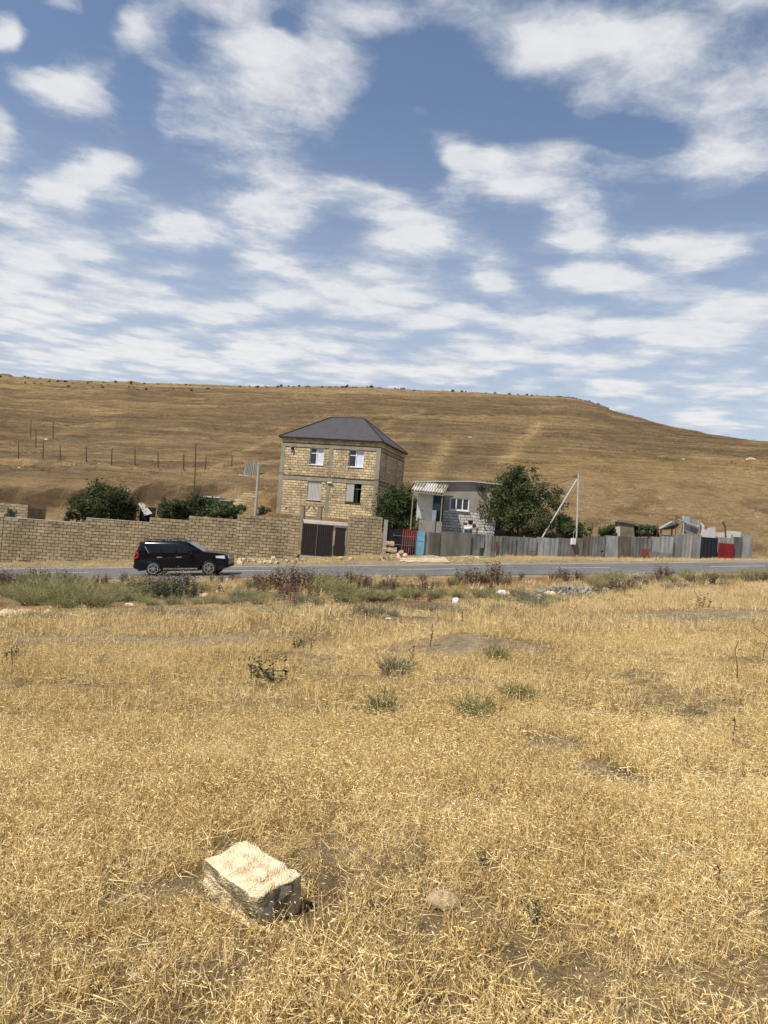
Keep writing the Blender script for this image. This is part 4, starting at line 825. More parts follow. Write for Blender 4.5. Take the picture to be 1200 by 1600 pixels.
# ------------------------------------------------------------------ trees and bushes behind the walls
M_bark = pm('bark', (.10, .075, .055), (.17, .13, .095), 6, .95, .5)
M_lf1 = leafmat('dark_leaves', [(.026, .036, .016), (.056, .07, .028), (.11, .125, .05), (.20, .21, .11)], .7)
M_lf2 = leafmat('fig_leaves', [(.035, .052, .02), (.075, .10, .035), (.135, .165, .065), (.22, .245, .13)], .7)
M_lf3 = leafmat('grey_green_leaves', [(.05, .07, .035), (.085, .11, .055), (.13, .155, .085), (.18, .20, .12)], .7)
def leaves(mb, blobs, n, size, seed, ragged=.55, skew=1.0):
    """leaves gathered on twigs, the twigs spread through the crown's lobes with gaps between"""
    ra = np.random.default_rng(seed); vol = np.array([b[3]*b[4]*b[5] for b in blobs]); K = max(14, n//75); tw = []
    while len(tw) < K:
        k = int(ra.choice(len(blobs), p=vol/vol.sum())); cx, cy, cz, rx, ry, rz2 = blobs[k]; d = ra.normal(size=3); d /= np.linalg.norm(d); r = ra.uniform(.15, 1)**.5
        wob = 1+ragged*(float(fbm(d[0]*2.3+k*7, d[1]*2.3+d[2]*2.3+seed, 3, seed))-.5)*2.2
        c = np.array([cx+d[0]*rx*r*wob, cy+d[1]*ry*r*wob, cz+d[2]*rz2*r*wob]); tw.append((c, d, min(rx, ry, rz2)*ra.uniform(.07, .17)+size*.7, ra.normal(.42, .17)))
    for k in ra.integers(0, K, n):
        tc_, td, sg, tt = tw[k]; c = tc_+ra.normal(size=3)*sg*np.array([1, 1, .8])+td*sg*ra.uniform(-.4, .9)
        a = ra.normal(size=3)+td*.6; a /= np.linalg.norm(a); b = np.cross(a, ra.normal(size=3)); b /= np.linalg.norm(b)+1e-9
        s = size*ra.uniform(.55, 1.4); L, w = a*s, b*s*.42; m = np.cross(a, b)*s*.12
        mb.add([c-L, c+w+m, c+L, c-w+m], [(0, 1, 2, 3)], tint=float(np.clip(tt+ra.normal()*.18, .02, 1)))
def tree(name, px, py, D, blobs, n, size, label, cat='tree', mat=M_lf1, trunk=.16, seed=1, group=None, limbs=7):
    """blobs in pixels: (px, py, rx, ry, depth offset)"""
    b = at(px, py, D); bz = g(b.x, D); r = empty(name, (b.x, D, bz), 0, label, cat, group); o = Vector((b.x, D, bz)); k = D/F_PX; bl = []
    for (x, y, rx, ry, dz) in blobs:
        c = at(x, y, D)-o; bl.append((c.x, dz, c.z, rx*k, max(rx*k*.8, ry*k*.8), ry*k))
    mb = MB(); leaves(mb, bl, n, size, seed); mb.build('crown', mat, r)
    t = MB(); top = max(bl, key=lambda q: q[2]+q[5]); t.tube([(0, 0, -.25), (.03, 0, top[2]*.35), (top[0]*.5, top[1]*.4, top[2]*.7), (top[0], top[1], top[2])], [trunk, trunk*.8, trunk*.55, trunk*.2], 8); t.build('trunk', M_bark, r)
    li = MB(); ra = random.Random(seed)
    for i in range(limbs):
        q = bl[i % len(bl)]; e = Vector((q[0]+ra.uniform(-.7, .7)*q[3], q[1]+ra.uniform(-.6, .6)*q[4], q[2]+ra.uniform(-.3, .7)*q[5])); s0 = Vector((top[0]*.2, 0, max(.15, min(top[2]*.45, e.z*.6)))); m = s0.lerp(e, .5)+Vector((0, 0, .2))
        li.tube([s0, m, e], [trunk*.5, trunk*.3, .015], 5)
    li.build('limbs', M_bark, r); return r
tree('leafy_tree', 808, 838, 54.9, [(806, 778, 42, 44, .2), (812, 742, 28, 20, 0), (838, 772, 36, 30, -.4), (775, 800, 32, 36, -.2), (822, 812, 55, 30, -.5), (862, 800, 26, 28, .2), (765, 770, 14, 20, .3), (800, 760, 26, 26, .3), (868, 778, 14, 16, 0)], 19000, .105,
     'large dark green tree beside the small house and leaning white pole', trunk=.2, seed=3, limbs=12)
tree('fig_tree', 628, 832, 54.8, [(630, 790, 36, 32, 0), (612, 800, 24, 34, .2), (648, 805, 24, 28, -.3), (628, 772, 22, 14, 0), (600, 786, 12, 18, 0), (632, 822, 34, 18, -.3), (664, 812, 10, 18, -.5)], 13000, .10,
     'rounded green fig tree between the tall house and white porch', mat=M_lf2, trunk=.1, seed=5, limbs=9)
tree('mulberry_bush', 165, 812, 54.0, [(165, 786, 42, 28, 0), (190, 792, 28, 24, .2), (130, 796, 28, 20, 0), (110, 806, 14, 9, 0), (155, 772, 22, 13, .1), (205, 780, 14, 10, 0)], 13000, .11,
     'dark round bush behind the wall beside the collapsed shed', 'bush', trunk=.1, seed=8)
tree('low_bush', 285, 812, 53.0, [(275, 800, 30, 18, 0), (262, 795, 18, 14, 0), (310, 792, 26, 18, .3), (300, 800, 24, 14, 0)], 9000, .10, 'low spreading green bush behind the wall below the hut', 'bush', trunk=.06, seed=11, mat=M_lf1)
tree('bright_shrub', 350, 812, 53.0, [(345, 800, 30, 12, 0), (366, 803, 16, 12, 0), (335, 795, 14, 10, .2), (378, 797, 6, 12, 0)], 5500, .09, 'bright leafy shrub on the wall top beside the concrete post', 'bush', trunk=.04, seed=12, mat=M_lf2)
tree('yard_shrub', 893, 838, 53.6, [(888, 828, 22, 14, 0), (908, 828, 16, 12, 0), (880, 815, 12, 12, 0)], 4500, .09, 'bright green shrub behind the fence at the foot of pole', 'bush', trunk=.04, seed=13, mat=M_lf2)
tree('ruin_shrub', 952, 838, 54.2, [(952, 828, 12, 12, 0), (945, 832, 8, 8, 0)], 1800, .08, 'small dark shrub behind the fence beside the ruined slab', 'bush', trunk=.03, seed=14)
tree('slab_creeper', 1012, 838, 54.5, [(1008, 830, 16, 7, 0), (1020, 826, 10, 6, 0)], 1300, .08, 'thin creeper over the ruin between slab and rolled sheet', 'bush', trunk=.03, seed=16, mat=M_lf3)
tree('wall_weed', 15, 812, 51.0, [(13, 803, 5, 6, 0), (20, 804, 5, 5, 0)], 420, .07, 'small grey weed growing before the ruined block hut', 'bush', trunk=.02, seed=15, mat=M_lf3, limbs=3)
tree('heap_weed', 413, 800, 56, [(412, 797, 9, 6, 0), (407, 800, 6, 4, 0)], 700, .07, 'low weed beside the dug earth left of the tall house', 'bush', trunk=.02, seed=18, mat=M_lf3, limbs=3)

# ------------------------------------------------------------------ poles and wires
M_pole = pm('pale_pole', (.38, .37, .35), (.52, .51, .48), 3, .7, .2); M_rustp = pm('rusty_steel', (.055, .038, .03), (.10, .065, .05), 7, .85, .2)
def pole(name, px0, py0, px1, py1, D, r0, r1, mat, label, cat='pole', gnd=True, arm=None):
    a, b = at(px0, py0, D), at(px1, py1, D); z = g(a.x, D); d = (b-a).normalized()
    base = a-d*((a.z-z)/d.z+.15) if gnd else a
    o = empty(name, (base.x, base.y, base.z), 0, label, cat); MB().tube([(0, 0, 0), b-base], [r0, r1], 8).build('shaft', mat, o)
    return o, b-base
o, tpv = pole('concrete_post', 399, 806, 404.5, 725, 52.4, .10, .08, M_conc, 'pale concrete post standing behind the stepped block wall'); 
MB().box((tpv.x, tpv.y, tpv.z+.02), (.18, .18, .06)).build('cap', M_pole, o)
o, tpv = pole('thin_steel_pole', 302.5, 806, 306, 694, 52.6, .045, .035, M_rustp, 'thin rusty steel pole behind wall above the low bush')
MB().bar(tpv+Vector((-.25, 0, 0)), tpv+Vector((.22, 0, .03)), .03).build('cross_arm', M_rustp, o); MB().bar((tpv*.63)+Vector((-.28, 0, 0)), (tpv*.63)+Vector((.3, 0, 0)), .03).build('cross_arm', M_rustp, o)
o, tpv = pole('white_pole', 901, 838, 904, 740, 53.0, .058, .048, M_pole, 'upright white utility pole behind the fence beside meter box')
MB().bar(tpv+Vector((-.28, 0, -.25)), tpv+Vector((.05, 0, -.28)), .05).build('insulator_arm', M_steel, o)
for x in (-.26, -.14): lathe([(.03, 0), (.05, .05), (.03, .1)], 8).build('insulator', M_fas, o).location = tpv+Vector((x, 0, -.24))
po = Vector(o.location); a = at(858, 822, 53.05); b = at(903, 747, 53.05)
d = (b-a).normalized(); base = a-d*((a.z-g(a.x, 53.05))/d.z+.1)
o2 = empty('leaning_strut', base, 0, 'white strut leaning from beside the big tree onto the pole', 'pole'); MB().tube([(0, 0, 0), b-base], [.062, .055], 8).build('shaft', M_pole, o2)
def wire(name, pts, label, r=.012):
    q = [at(*p) for p in pts]; o = empty(name, q[0], 0, label, 'cable'); m = MB(); seg = []
    for a, b in zip(q[:-1], q[1:]):
        for k in range(8): seg.append(a.lerp(b, k/8)-Vector((0, 0, .25*math.sin(math.pi*k/8)*(b-a).length/10))-q[0])
    seg.append(q[-1]-q[0]); m.tube(seg, r, 4); m.build('strand', M_fas, o)
wire('overhead_cable', [(900, 744, 53.0), (836, 748, 54.4)], 'upper dark cable running from the white pole to big tree'); wire('overhead_cable', [(900, 746, 53.0), (852, 760, 54.4)], 'lower dark cable sagging from the white pole into tree')
wire('guy_wire', [(903, 760, 53.0), (875, 808, 53.1), (868, 838, 54.0)], 'thin guy wire beside the leaning white strut', .01)

# fence posts on the hill
M_post = pm('dark_fence_post', (.05, .038, .03), (.09, .07, .055), 8, .9)
hp_ = [(29, 717, 691), (67, 717, 690), (94, 719, 696), (135, 722, 699), (174, 727, 700), (211, 727, 702), (247, 731, 706), (287, 733, 709), (321, 733, 714), (362, 729, 712)]
post_tops = []
def hpost(px, py, pt, label, group):
    p = hit(px, py, 60); k = p.y/F_PX; h = (py-pt)*k
    o = empty('fence_post', p-Vector((0, 0, .1)), 0, label, 'post', group); ln = Vector((random.uniform(-.06, .04)-.06*h, 0, h+.1)); MB().tube([(0, 0, 0), ln], [.065, .05], 6).build('stake', M_post, o); return p+ln
for a in hp_: post_tops.append(hpost(*a, 'dark wire-fence post on the trodden bank above the wall', 'fence posts along the bank'))
for a in ((48, 682, 655), (83, 685, 658), (56, 700, 673)): hpost(*a, 'dark lone post standing higher on the slope above the fence line', 'posts higher on the slope')
mb = MB()
for a, b in zip(post_tops[:-1], post_tops[1:]):
    for dz in (.25, .75, 1.2): mb.tube([a-Vector((0, 0, dz)), a.lerp(b, .5)-Vector((0, 0, dz+.06)), b-Vector((0, 0, dz))], .008, 3)
tag(mb.build('fence_wire', M_post), 'thin rusty wire strung between the posts on the bank', 'wire')

# ------------------------------------------------------------------ ruins and sheds on the left
pa, pb = at(-40, 800, 55), at(43, 800, 55); zt = at(20, 787, 55).z; zb = g(pb.x, 55)-.3
o = empty('ruined_hut', (pa.x, 55, zb), 0, 'roofless grey block hut behind the far end of wall', 'hut'); w_ = pb.x-pa.x; h_ = zt-zb
m = MB(); m.box2((0, .03, 0), (w_, .25, h_-.03)); m.box2((w_-.25, .25, 0), (w_-.03, 3, h_-.2)); m.build('wall_core', M_mort, o)
m = MB(); courses(m, w_, lambda mm, p, q, za, zb2, t, d: mm.box2((p, -d, za), (q, .05, zb2), tint=t), [], None, 0, h_); tag(m.build('block_courses', M_brick, o), kind='stuff')
m = MB(); courses(m, 3, lambda mm, p, q, za, zb2, t, d: mm.box2((w_-.05, p, za), (w_+d, q, zb2), tint=t), [], None, 0, h_-.17); tag(m.build('block_courses', M_brick, o), kind='stuff')
p = at(216, 806, 54.5); z = g(p.x, 54.5); o = empty('collapsed_shed', (p.x, 54.5, z), 0, 'small collapsed block shed with a tilted white roof sheet', 'shed'); h_ = at(212, 791, 54.5).z-z
MB().box2((-.55, 0, -.2), (-.2, .2, h_-.05), ).build('jamb', M_brick, o); MB().box2((-.2, .9, -.2), (.9, 1.05, h_)).build('back_wall', M_dark, o); MB().box2((.75, -.1, -.2), (1.0, .9, .4)).build('low_wall', M_concl, o)
corr([Vector(((at(a_, b_, d_)-Vector(o.location)))) for a_, b_, d_ in ((226, 806, 54.0), (238, 802, 54.0), (223, 785, 55.2), (216, 787, 55.2))], 12, M_conc, 'roof_sheet', o, .03)
p = at(335, 800, 57); z = g(p.x, 57); o = empty('flat_hut', (p.x, 57, z-.2), 0, 'low grey hut with white flat roof edge by the steps', 'hut'); x0, x1, x2 = at(308, 785, 57).x-p.x, at(341, 785, 57).x-p.x, at(358, 785, 57).x-p.x; h1 = at(325, 777, 57).z-z+.2
MB().box2((x0, 0, 0), (x1, 2.2, h1)).build('wall', M_plas, o); MB().box2((x0-.15, -.15, h1), (x1+.1, 2.4, h1+.09)).build('roof', M_asb, o); MB().box2((x1+.01, -.2, 0), (x2, 1.6, h1-.18)).build('side_wall', M_wood, o); MB().box2((x1+.12, -.3, h1-.18), (x2+.15, 1.8, h1-.1)).build('side_roof', M_conc, o)
# dug steps up the bank
st_ = empty('earth_steps', hit(372, 788, 53), 0, 'rough stone steps climbing the bank left of the house', 'steps'); so = Vector(st_.location)
for k in range(7):
    t = k/6; p = hit(370+26*t, 789-20*t, 53); MB().box((0, .15, -.02), (1.3, .34, .2), j=.03).build('step', M_stone, st_).location = p-so
# corrugated sheets standing in the bank
M_cs = pm('striped_sheet', (.20, .185, .16), (.34, .32, .28), 3, .8, .2, stretch=(6, 1, .3)); p = hit(392, 743, 60); o = empty('standing_sheets', p-Vector((0, 0, .15)), 0, 'two weathered corrugated sheets standing upright in the dug bank', 'sheet')
k = p.y/F_PX
for x, h in ((-.75, 25), (.05, 25)): 
    q = ribbed(.75, h*k, .15, .05).build('corrugated_sheet', M_cs, o); q.location = (x, random.uniform(0, .08), 0); q.rotation_euler = (-.12, .05, 0)
for x in (-.4, .38): MB().box2((x, .2, -.1), (x+.08, .28, 29*k)).build('prop', M_wood, o)
p = hit(383, 744, 60); o = tag(MB().box((0, 0, .06), (1.3, .3, .08), j=.02).build('white_board', M_asb), 'white board lying before the standing corrugated sheets', 'board'); o.location = p; o.rotation_euler = (0, .06, .1)
for px, py, rx, rz2, nm in ((392, 775, 1.2, .35, 'dark dug hollow rim beside the flat hut'),): pass

# ------------------------------------------------------------------ wreckage on the right
def W_(px, py, D): return at(px, py, D)
M_ruin = pm('stained_concrete', (.13, .105, .07), (.24, .20, .14), 2, .95, .4); M_tarp = pm('olive_tarp', (.065, .06, .045), (.11, .10, .075), 3, .8, .3)
def slab(name, quad, D, th, mat, label, cat, parent=None):
    q = [W_(x, y, D) for x, y in quad]; o = q[0].copy(); vs = [p-o for p in q]+[p-o+Vector((0, th, 0)) for p in q]; n = len(q)
    b = MB().add(vs, [tuple(range(n-1, -1, -1)), tuple(range(n, 2*n))]+[(i, (i+1) % n, n+(i+1) % n, n+i) for i in range(n)]).build(name, mat, parent); b.location = o if parent is None else o-Vector(parent.location)
    if parent is None: tag(b, label, cat)
    return b
p = W_(975, 838, 56); ru = empty('ruined_shelter', (p.x, 56, g(p.x, 56)), 0, 'broken concrete shelter behind the fence with a fallen roof slab', 'ruin')
slab('wall_block', [(966, 845), (992, 847), (990, 815), (964, 813)], 56.0, .5, M_ruin, '', '', ru); slab('roof_slab', [(962, 815), (991, 819), (990, 814), (966, 812)], 55.9, 1.2, M_ruin, '', '', ru)
slab('dark_opening', [(992, 846), (1030, 848), (1029, 826), (990, 821)], 56.6, .2, M_dark, '', '', ru); slab('fallen_beam', [(990, 821), (1046, 828), (1046, 824), (990, 817)], 56.1, .4, M_ruin, '', '', ru); slab('pillar', [(964, 840), (969, 840), (969, 823), (964, 823)], 55.4, .3, M_concl, '', '', ru)
# rolled sheet
q = [W_(1032, 826, 55.0), W_(1042, 820, 55.0), W_(1056, 817, 55.0)]; o = empty('bent_roof_sheet', (q[0].x, 55.0, g(q[0].x, 55.0)), 0, 'bent olive roof sheet curling up beside the timber frame', 'sheet'); oo = Vector(o.location)
vs = []; n = 8
for i, (px, yt, yb) in enumerate(((1029, 825.5, 827), (1036, 821.5, 827), (1044, 817, 826.5), (1052, 812.5, 826), (1057, 812, 824))):
    a, b = W_(px, yt, 55.0)-oo, W_(px, yb, 55.0)-oo
    for k in range(n+1): t = k/n; r_ = a.lerp(b, t); vs.append(r_+Vector((0, -.35*math.sin(math.pi*t)+.0, 0)))
f = [(i*(n+1)+k, (i+1)*(n+1)+k, (i+1)*(n+1)+k+1, i*(n+1)+k+1) for i in range(4) for k in range(n)]; sh = MB().add(vs, f).build('curled_sheet', M_tarp, o); md = sh.modifiers.new('thick', 'SOLIDIFY'); md.thickness = .03
MB().bar(W_(1030, 826, 54.7)-oo, W_(1050, 815, 54.7)-oo, .09).build('pale_batten', M_asb, o)
for a_ in ((1033, 828), (1050, 826)): b_ = W_(*a_, 55.0)-oo; MB().bar((b_.x, b_.y, -.1), b_, .1).build('support', M_wood, o)
# timber frame with sheets
M_fs = sheet_mat('pale_grey_sheet', (.26, .26, .25), (.38, .38, .365)); ft = W_(1078, 838, 54.0); o = empty('tilted_sheet_frame', (ft.x, 54.0, g(ft.x, 54.0)), 0, 'tilted grey sheet panel on a timber frame rising above fence', 'frame'); oo = Vector(o.location)
for a_, b_, c_, d_, mt in (((1066, 833), (1078, 835), (1078, 807), (1065, 806), M_fs), ((1078, 835), (1089, 837), (1090, 812), (1078, 808), M_fs), ((1089, 833), (1099, 833), (1101, 821), (1091, 812), M_asb)):
    slab('frame_sheet', [a_, b_, c_, d_], 54.0, .03, mt, '', '', o)
for a_, b_ in (((1061, 812), (1092, 823)), ((1066, 816), (1061, 838)), ((1067, 838), (1068, 806)), ((1092, 838), (1093, 813)), ((1068, 829), (1085, 835)), ((1061, 806), (1066, 812))): MB().bar(W_(*a_, 53.85)-oo, W_(*b_, 53.85)-oo, .15, .07).build('timber', M_pole if random.random() < .6 else M_wood, o)
for x in (1063, 1092): b_ = W_(x, 836, 53.9)-oo; MB().bar((b_.x, b_.y, -.1), b_, .1).build('timber', M_wood, o)
# white debris sheets leaning on things behind the fence
for i, (qd, D, mt, lb) in enumerate((([(1094, 845), (1106, 846), (1108, 829), (1097, 826)], 53.2, M_asb, 'white broken sheet leaning between frame and black fence sheet'), ([(1107, 846), (1117, 846), (1118, 824), (1106, 825)], 53.5, M_white, 'white upright board standing behind the navy fence sheet'),
        ([(1112, 846), (1134, 848), (1133, 832), (1113, 832)], 53.8, M_concl, 'pale plank wall behind the dark red fence sheet'), ([(1135, 848), (1159, 850), (1158, 831), (1136, 829)], 53.5, M_asb, 'white low panel behind the grey sheets at fence end'))):
    slab('broken_panel', qd, D, .06, mt, lb, 'panel')
o, tpv = pole('wooden_stick', 1134, 840, 1133, 822, 53.0, .08, .05, M_post, 'dark forked stick standing behind the red fence sheet', 'stick'); MB().bar(tpv, tpv+Vector((-.2, 0, .28)), .09).build('fork', M_post, o)
for px, y0, lb in ((1026.5, 818, 'dark iron stake behind fence between shelter and bent sheet'), (924.5, 817, 'dark iron stake behind fence beside the yard shrub'), (1055.5, 805, 'reddish iron stake beside the tilted timber frame')): pole('iron_stake', px, 840, px+.8, y0, 53.2, .035, .03, M_rustp, lb, 'stake')
for i, (px, py, s) in enumerate(((1052, 837, 1.2), (1040, 838, 1.0))): stone(px, py, s*1.6, 'tan rubble block lying under the bent roof sheet', 'blocks under the bent sheet', 54.3, None, M_brick)

# ------------------------------------------------------------------ crest of the hill
M_hs = leafmat('hill_shrub_leaves', [(.03, .032, .015), (.055, .055, .025), (.09, .085, .04), (.13, .115, .055)], .5)
hs_meshes = []
for k in range(4):
    m = MB(); leaves(m, [(0, 0, .45, .6, .6, .45), (.35, .1, .35, .4, .4, .3)], 260, .16, 50+k); me = m.mesh('hill_shrub'); me.materials.append(M_hs); hs_meshes.append(me)
def hshrub(x, y, s, label, group):
    o = bpy.data.objects.new('hill_shrub', random.choice(hs_meshes)); C.objects.link(o); o.location = (x, y, g(x, y)-.05); o.scale = (s, s, s*random.uniform(.6, 1.2)); o.rotation_euler = (0, 0, random.uniform(0, 6)); return tag(o, label, 'shrub', group)
for k in range(150):
    x = random.choice((random.uniform(-165, -55), random.uniform(-60, 75))); y = random.uniform(255, 299) if x < -60 else random.uniform(290, 300); hshrub(x, y, random.choice((.4, .5, .65, .9)), 'small dark shrub dotted along the hill crest', 'shrubs on the hill crest')
for k in range(14): x = random.uniform(66, 92); hshrub(x, random.uniform(284, 300), random.uniform(.3, .55), 'low shrub on the rocky outcrop where crest falls away', 'shrubs on the outcrop')
p = at(1132, 690, 299); hshrub(p.x, 299, 2.0, 'lone round dark tree on the falling end of crest', '')
M_rock = pm('crest_rock', (.09, .07, .048), (.17, .135, .09), .8, .95, .6)
for k in range(22):
    t = random.random(); p = at(868+75*t, 620+13*t*t, 299); o = lump((random.uniform(.6, 1.6), 1.0, random.uniform(.25, .6)), 9, 6, 60+k, ruff=.5).build('outcrop_rock', M_rock); yy_ = random.uniform(288, 299.5); o.location = (p.x, yy_, g(p.x, yy_)+.02); tag(o, 'brown rock of the outcrop where the crest falls away', 'rock', 'rocks of the outcrop')
# little building on the skyline, white post, pale boulder
p = at(1158, 700, 296); z = g(p.x, 296); o = empty('hilltop_hut', (p.x, 296, z-.1), 0, 'tiny white roofed frame hut on the falling skyline', 'hut')
for x in (-1.6, 1.5): MB().box2((x, 0, 0), (x+.35, .4, 2.1)).build('pillar', M_white, o)
MB().box2((-1.9, -.2, 2.1), (2.1, 2, 2.4)).build('roof', M_asb, o); MB().box2((-1.2, .6, 0), (1.5, .9, 1.7)).build('back_wall', M_plas, o)
p = hit(1153, 722, 100); o = empty('white_marker', p-Vector((0, 0, .1)), 0, 'white leaning marker post on the right-hand slope', 'post'); MB().tube([(0, 0, 0), (.35, 0, 9*p.y/F_PX)], [.3, .22], 6).build('shaft', M_white, o)
for px, py, s, lb in ((1174, 718, 1.0, 'pale boulder beside the white marker post on the slope'), (1068, 718, .5, 'small pale rock on the open brown slope above fence'), (72, 687, .5, 'white rag of rubbish on the slope among the posts'), (30, 731, .35, 'white litter on the dark bank above ruined hut'), (155, 724, .25, 'white scrap lying on path by the fence posts'), (735, 684, .5, 'small white stone on the middle of the hill')):
    p = hit(px, py, 60); k = p.y/F_PX; o = lump((7*k*s, 4*k*s, 3*k*s), 9, 6, int(px), ruff=.5).build('pale_rock', M_white if 'white' in lb[:12] else M_stone); o.location = p; tag(o, lb, 'rock')
# ------------------------------------------------------------------ the block in the field
bc = hit(388, 1428); M_blkst = bpy.data.materials.new('field_block')
def field_block():
    m = M_blkst; m.use_nodes = True; t = m.node_tree; L = t.links.new; b = t.nodes['Principled BSDF']; b.inputs['Roughness'].default_value = .95; b.inputs['Specular IOR Level'].default_value = .1
    tc = N(t, 'ShaderNodeTexCoord'); n = N(t, 'ShaderNodeTexNoise'); n.inputs['Scale'].default_value = 14; n.inputs['Detail'].default_value = 10; n.inputs['Roughness'].default_value = .7; L(tc.outputs['Object'], n.inputs['Vector'])
    cr = N(t, 'ShaderNodeValToRGB'); e = cr.color_ramp.elements; e[0].position = .34; e[0].color = (.42, .315, .175, 1); e[1].position = .56; e[1].color = (.76, .64, .42, 1); L(n.outputs[0], cr.inputs[0])
    # lichen-grey weathering on the upright faces and spilt whitewash on one end: both follow the stone's own axes
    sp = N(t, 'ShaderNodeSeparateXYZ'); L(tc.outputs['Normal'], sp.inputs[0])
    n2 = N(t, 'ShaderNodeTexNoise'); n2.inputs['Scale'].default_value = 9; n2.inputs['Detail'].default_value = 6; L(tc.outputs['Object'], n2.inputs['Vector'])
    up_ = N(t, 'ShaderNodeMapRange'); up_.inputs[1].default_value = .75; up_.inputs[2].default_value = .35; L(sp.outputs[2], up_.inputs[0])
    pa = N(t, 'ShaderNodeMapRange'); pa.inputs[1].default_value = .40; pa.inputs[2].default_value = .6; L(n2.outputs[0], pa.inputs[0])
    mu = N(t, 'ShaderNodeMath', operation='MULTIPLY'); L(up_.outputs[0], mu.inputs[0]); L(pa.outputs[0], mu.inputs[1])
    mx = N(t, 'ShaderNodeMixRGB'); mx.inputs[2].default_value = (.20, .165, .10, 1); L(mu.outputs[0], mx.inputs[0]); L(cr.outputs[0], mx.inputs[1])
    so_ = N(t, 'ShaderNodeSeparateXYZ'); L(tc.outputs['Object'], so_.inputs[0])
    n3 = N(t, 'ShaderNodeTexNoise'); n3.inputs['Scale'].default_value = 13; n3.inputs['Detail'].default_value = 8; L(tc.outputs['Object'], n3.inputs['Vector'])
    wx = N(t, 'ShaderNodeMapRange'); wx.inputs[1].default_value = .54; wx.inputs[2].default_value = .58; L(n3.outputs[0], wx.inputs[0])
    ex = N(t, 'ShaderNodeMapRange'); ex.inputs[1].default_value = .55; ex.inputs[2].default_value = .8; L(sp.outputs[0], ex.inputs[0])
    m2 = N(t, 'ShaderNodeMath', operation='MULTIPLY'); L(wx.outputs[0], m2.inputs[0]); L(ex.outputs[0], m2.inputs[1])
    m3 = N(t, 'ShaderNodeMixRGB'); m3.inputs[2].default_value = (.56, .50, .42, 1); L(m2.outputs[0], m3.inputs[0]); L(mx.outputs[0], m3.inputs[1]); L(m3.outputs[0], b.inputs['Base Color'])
    v = N(t, 'ShaderNodeTexVoronoi'); v.inputs['Scale'].default_value = 120; L(tc.outputs['Object'], v.inputs['Vector'])
    ad = N(t, 'ShaderNodeMath', operation='ADD'); L(n.outputs[0], ad.inputs[0]); L(v.outputs[0], ad.inputs[1])
    bp = N(t, 'ShaderNodeBump'); bp.inputs['Strength'].default_value = .8; bp.inputs['Distance'].default_value = .009; L(ad.outputs[0], bp.inputs['Height']); L(bp.outputs[0], b.inputs['Normal'])
field_block()
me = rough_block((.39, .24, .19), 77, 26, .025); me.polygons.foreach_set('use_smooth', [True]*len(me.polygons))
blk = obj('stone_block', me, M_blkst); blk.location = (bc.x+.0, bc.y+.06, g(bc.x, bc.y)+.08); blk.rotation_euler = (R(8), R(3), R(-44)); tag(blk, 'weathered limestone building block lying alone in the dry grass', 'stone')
# small stones and clods in the field
M_clod = pm('dry_clod', (.30, .22, .13), (.42, .32, .20), 8, .95, .6); M_dclod = pm('dark_clod', (.08, .06, .045), (.14, .105, .075), 8, .95, .6)
for px, py, r_, mt, lb in ((690, 1414, 27, M_clod, 'rounded sandy lump sunk in the grass beyond the block'), (568, 1372, 7, M_stone, 'small white stone beside the block in the grass'), (482, 1160, 11, M_dclod, 'dark clod of earth in the grass beyond the block'), (352, 1152, 7, M_dclod, 'small dark clod between two bare patches'), (812, 1262, 9, M_stone, 'white pebble beside the bare rut in grass'),
        (45, 1303, 7, M_stone, 'pale flat pebble in the grass left of block'), (217, 1530, 14, M_clod, 'sandy clod in the grass in front of the block'), (250, 1105, 7, M_clod, 'small sandy clod far out in the stubble'), (240, 1165, 8, M_dclod, 'dark crumb of soil in the stubble'), (1025, 1180, 9, M_dclod, 'dark clod beside the rut on the right')):
    p = hit(px, py); k = p.length/F_PX; o = lump((r_*k, r_*k*.8, r_*k*.55), 14, 9, int(px), ruff=.35).build('field_clod', mt, smooth=True); o.location = p+Vector((0, 0, r_*k*.15)); tag(o, lb, 'stone')
# rubbish
M_bag = pm('white_plastic', (.48, .50, .52), (.64, .66, .67), 7, .5, .5)
for px, py, w, h, lb in ((712, 943, 12, 12, 'crumpled white plastic bag among the verge weeds'), (785, 929, 14, 9, 'torn white paper on the verge beside rubble heap'), (607, 968, 11, 4, 'flat white scrap at the edge of the stubble'), (355, 908, 5, 5, 'white scrap on the verge before the car'), (843, 932, 8, 5, 'white litter in front of the grey rubble heap'), (620, 922, 4, 5, 'small white wrapper among the dry thistles')):
    p = hit(px, py); k = p.y/F_PX; o = lump((w*k/2, w*k/3, h*k/2), 12, 8, int(px), ruff=.7).build('litter', M_bag); o.location = p+Vector((0, 0, h*k*.25)); tag(o, lb, 'litter')
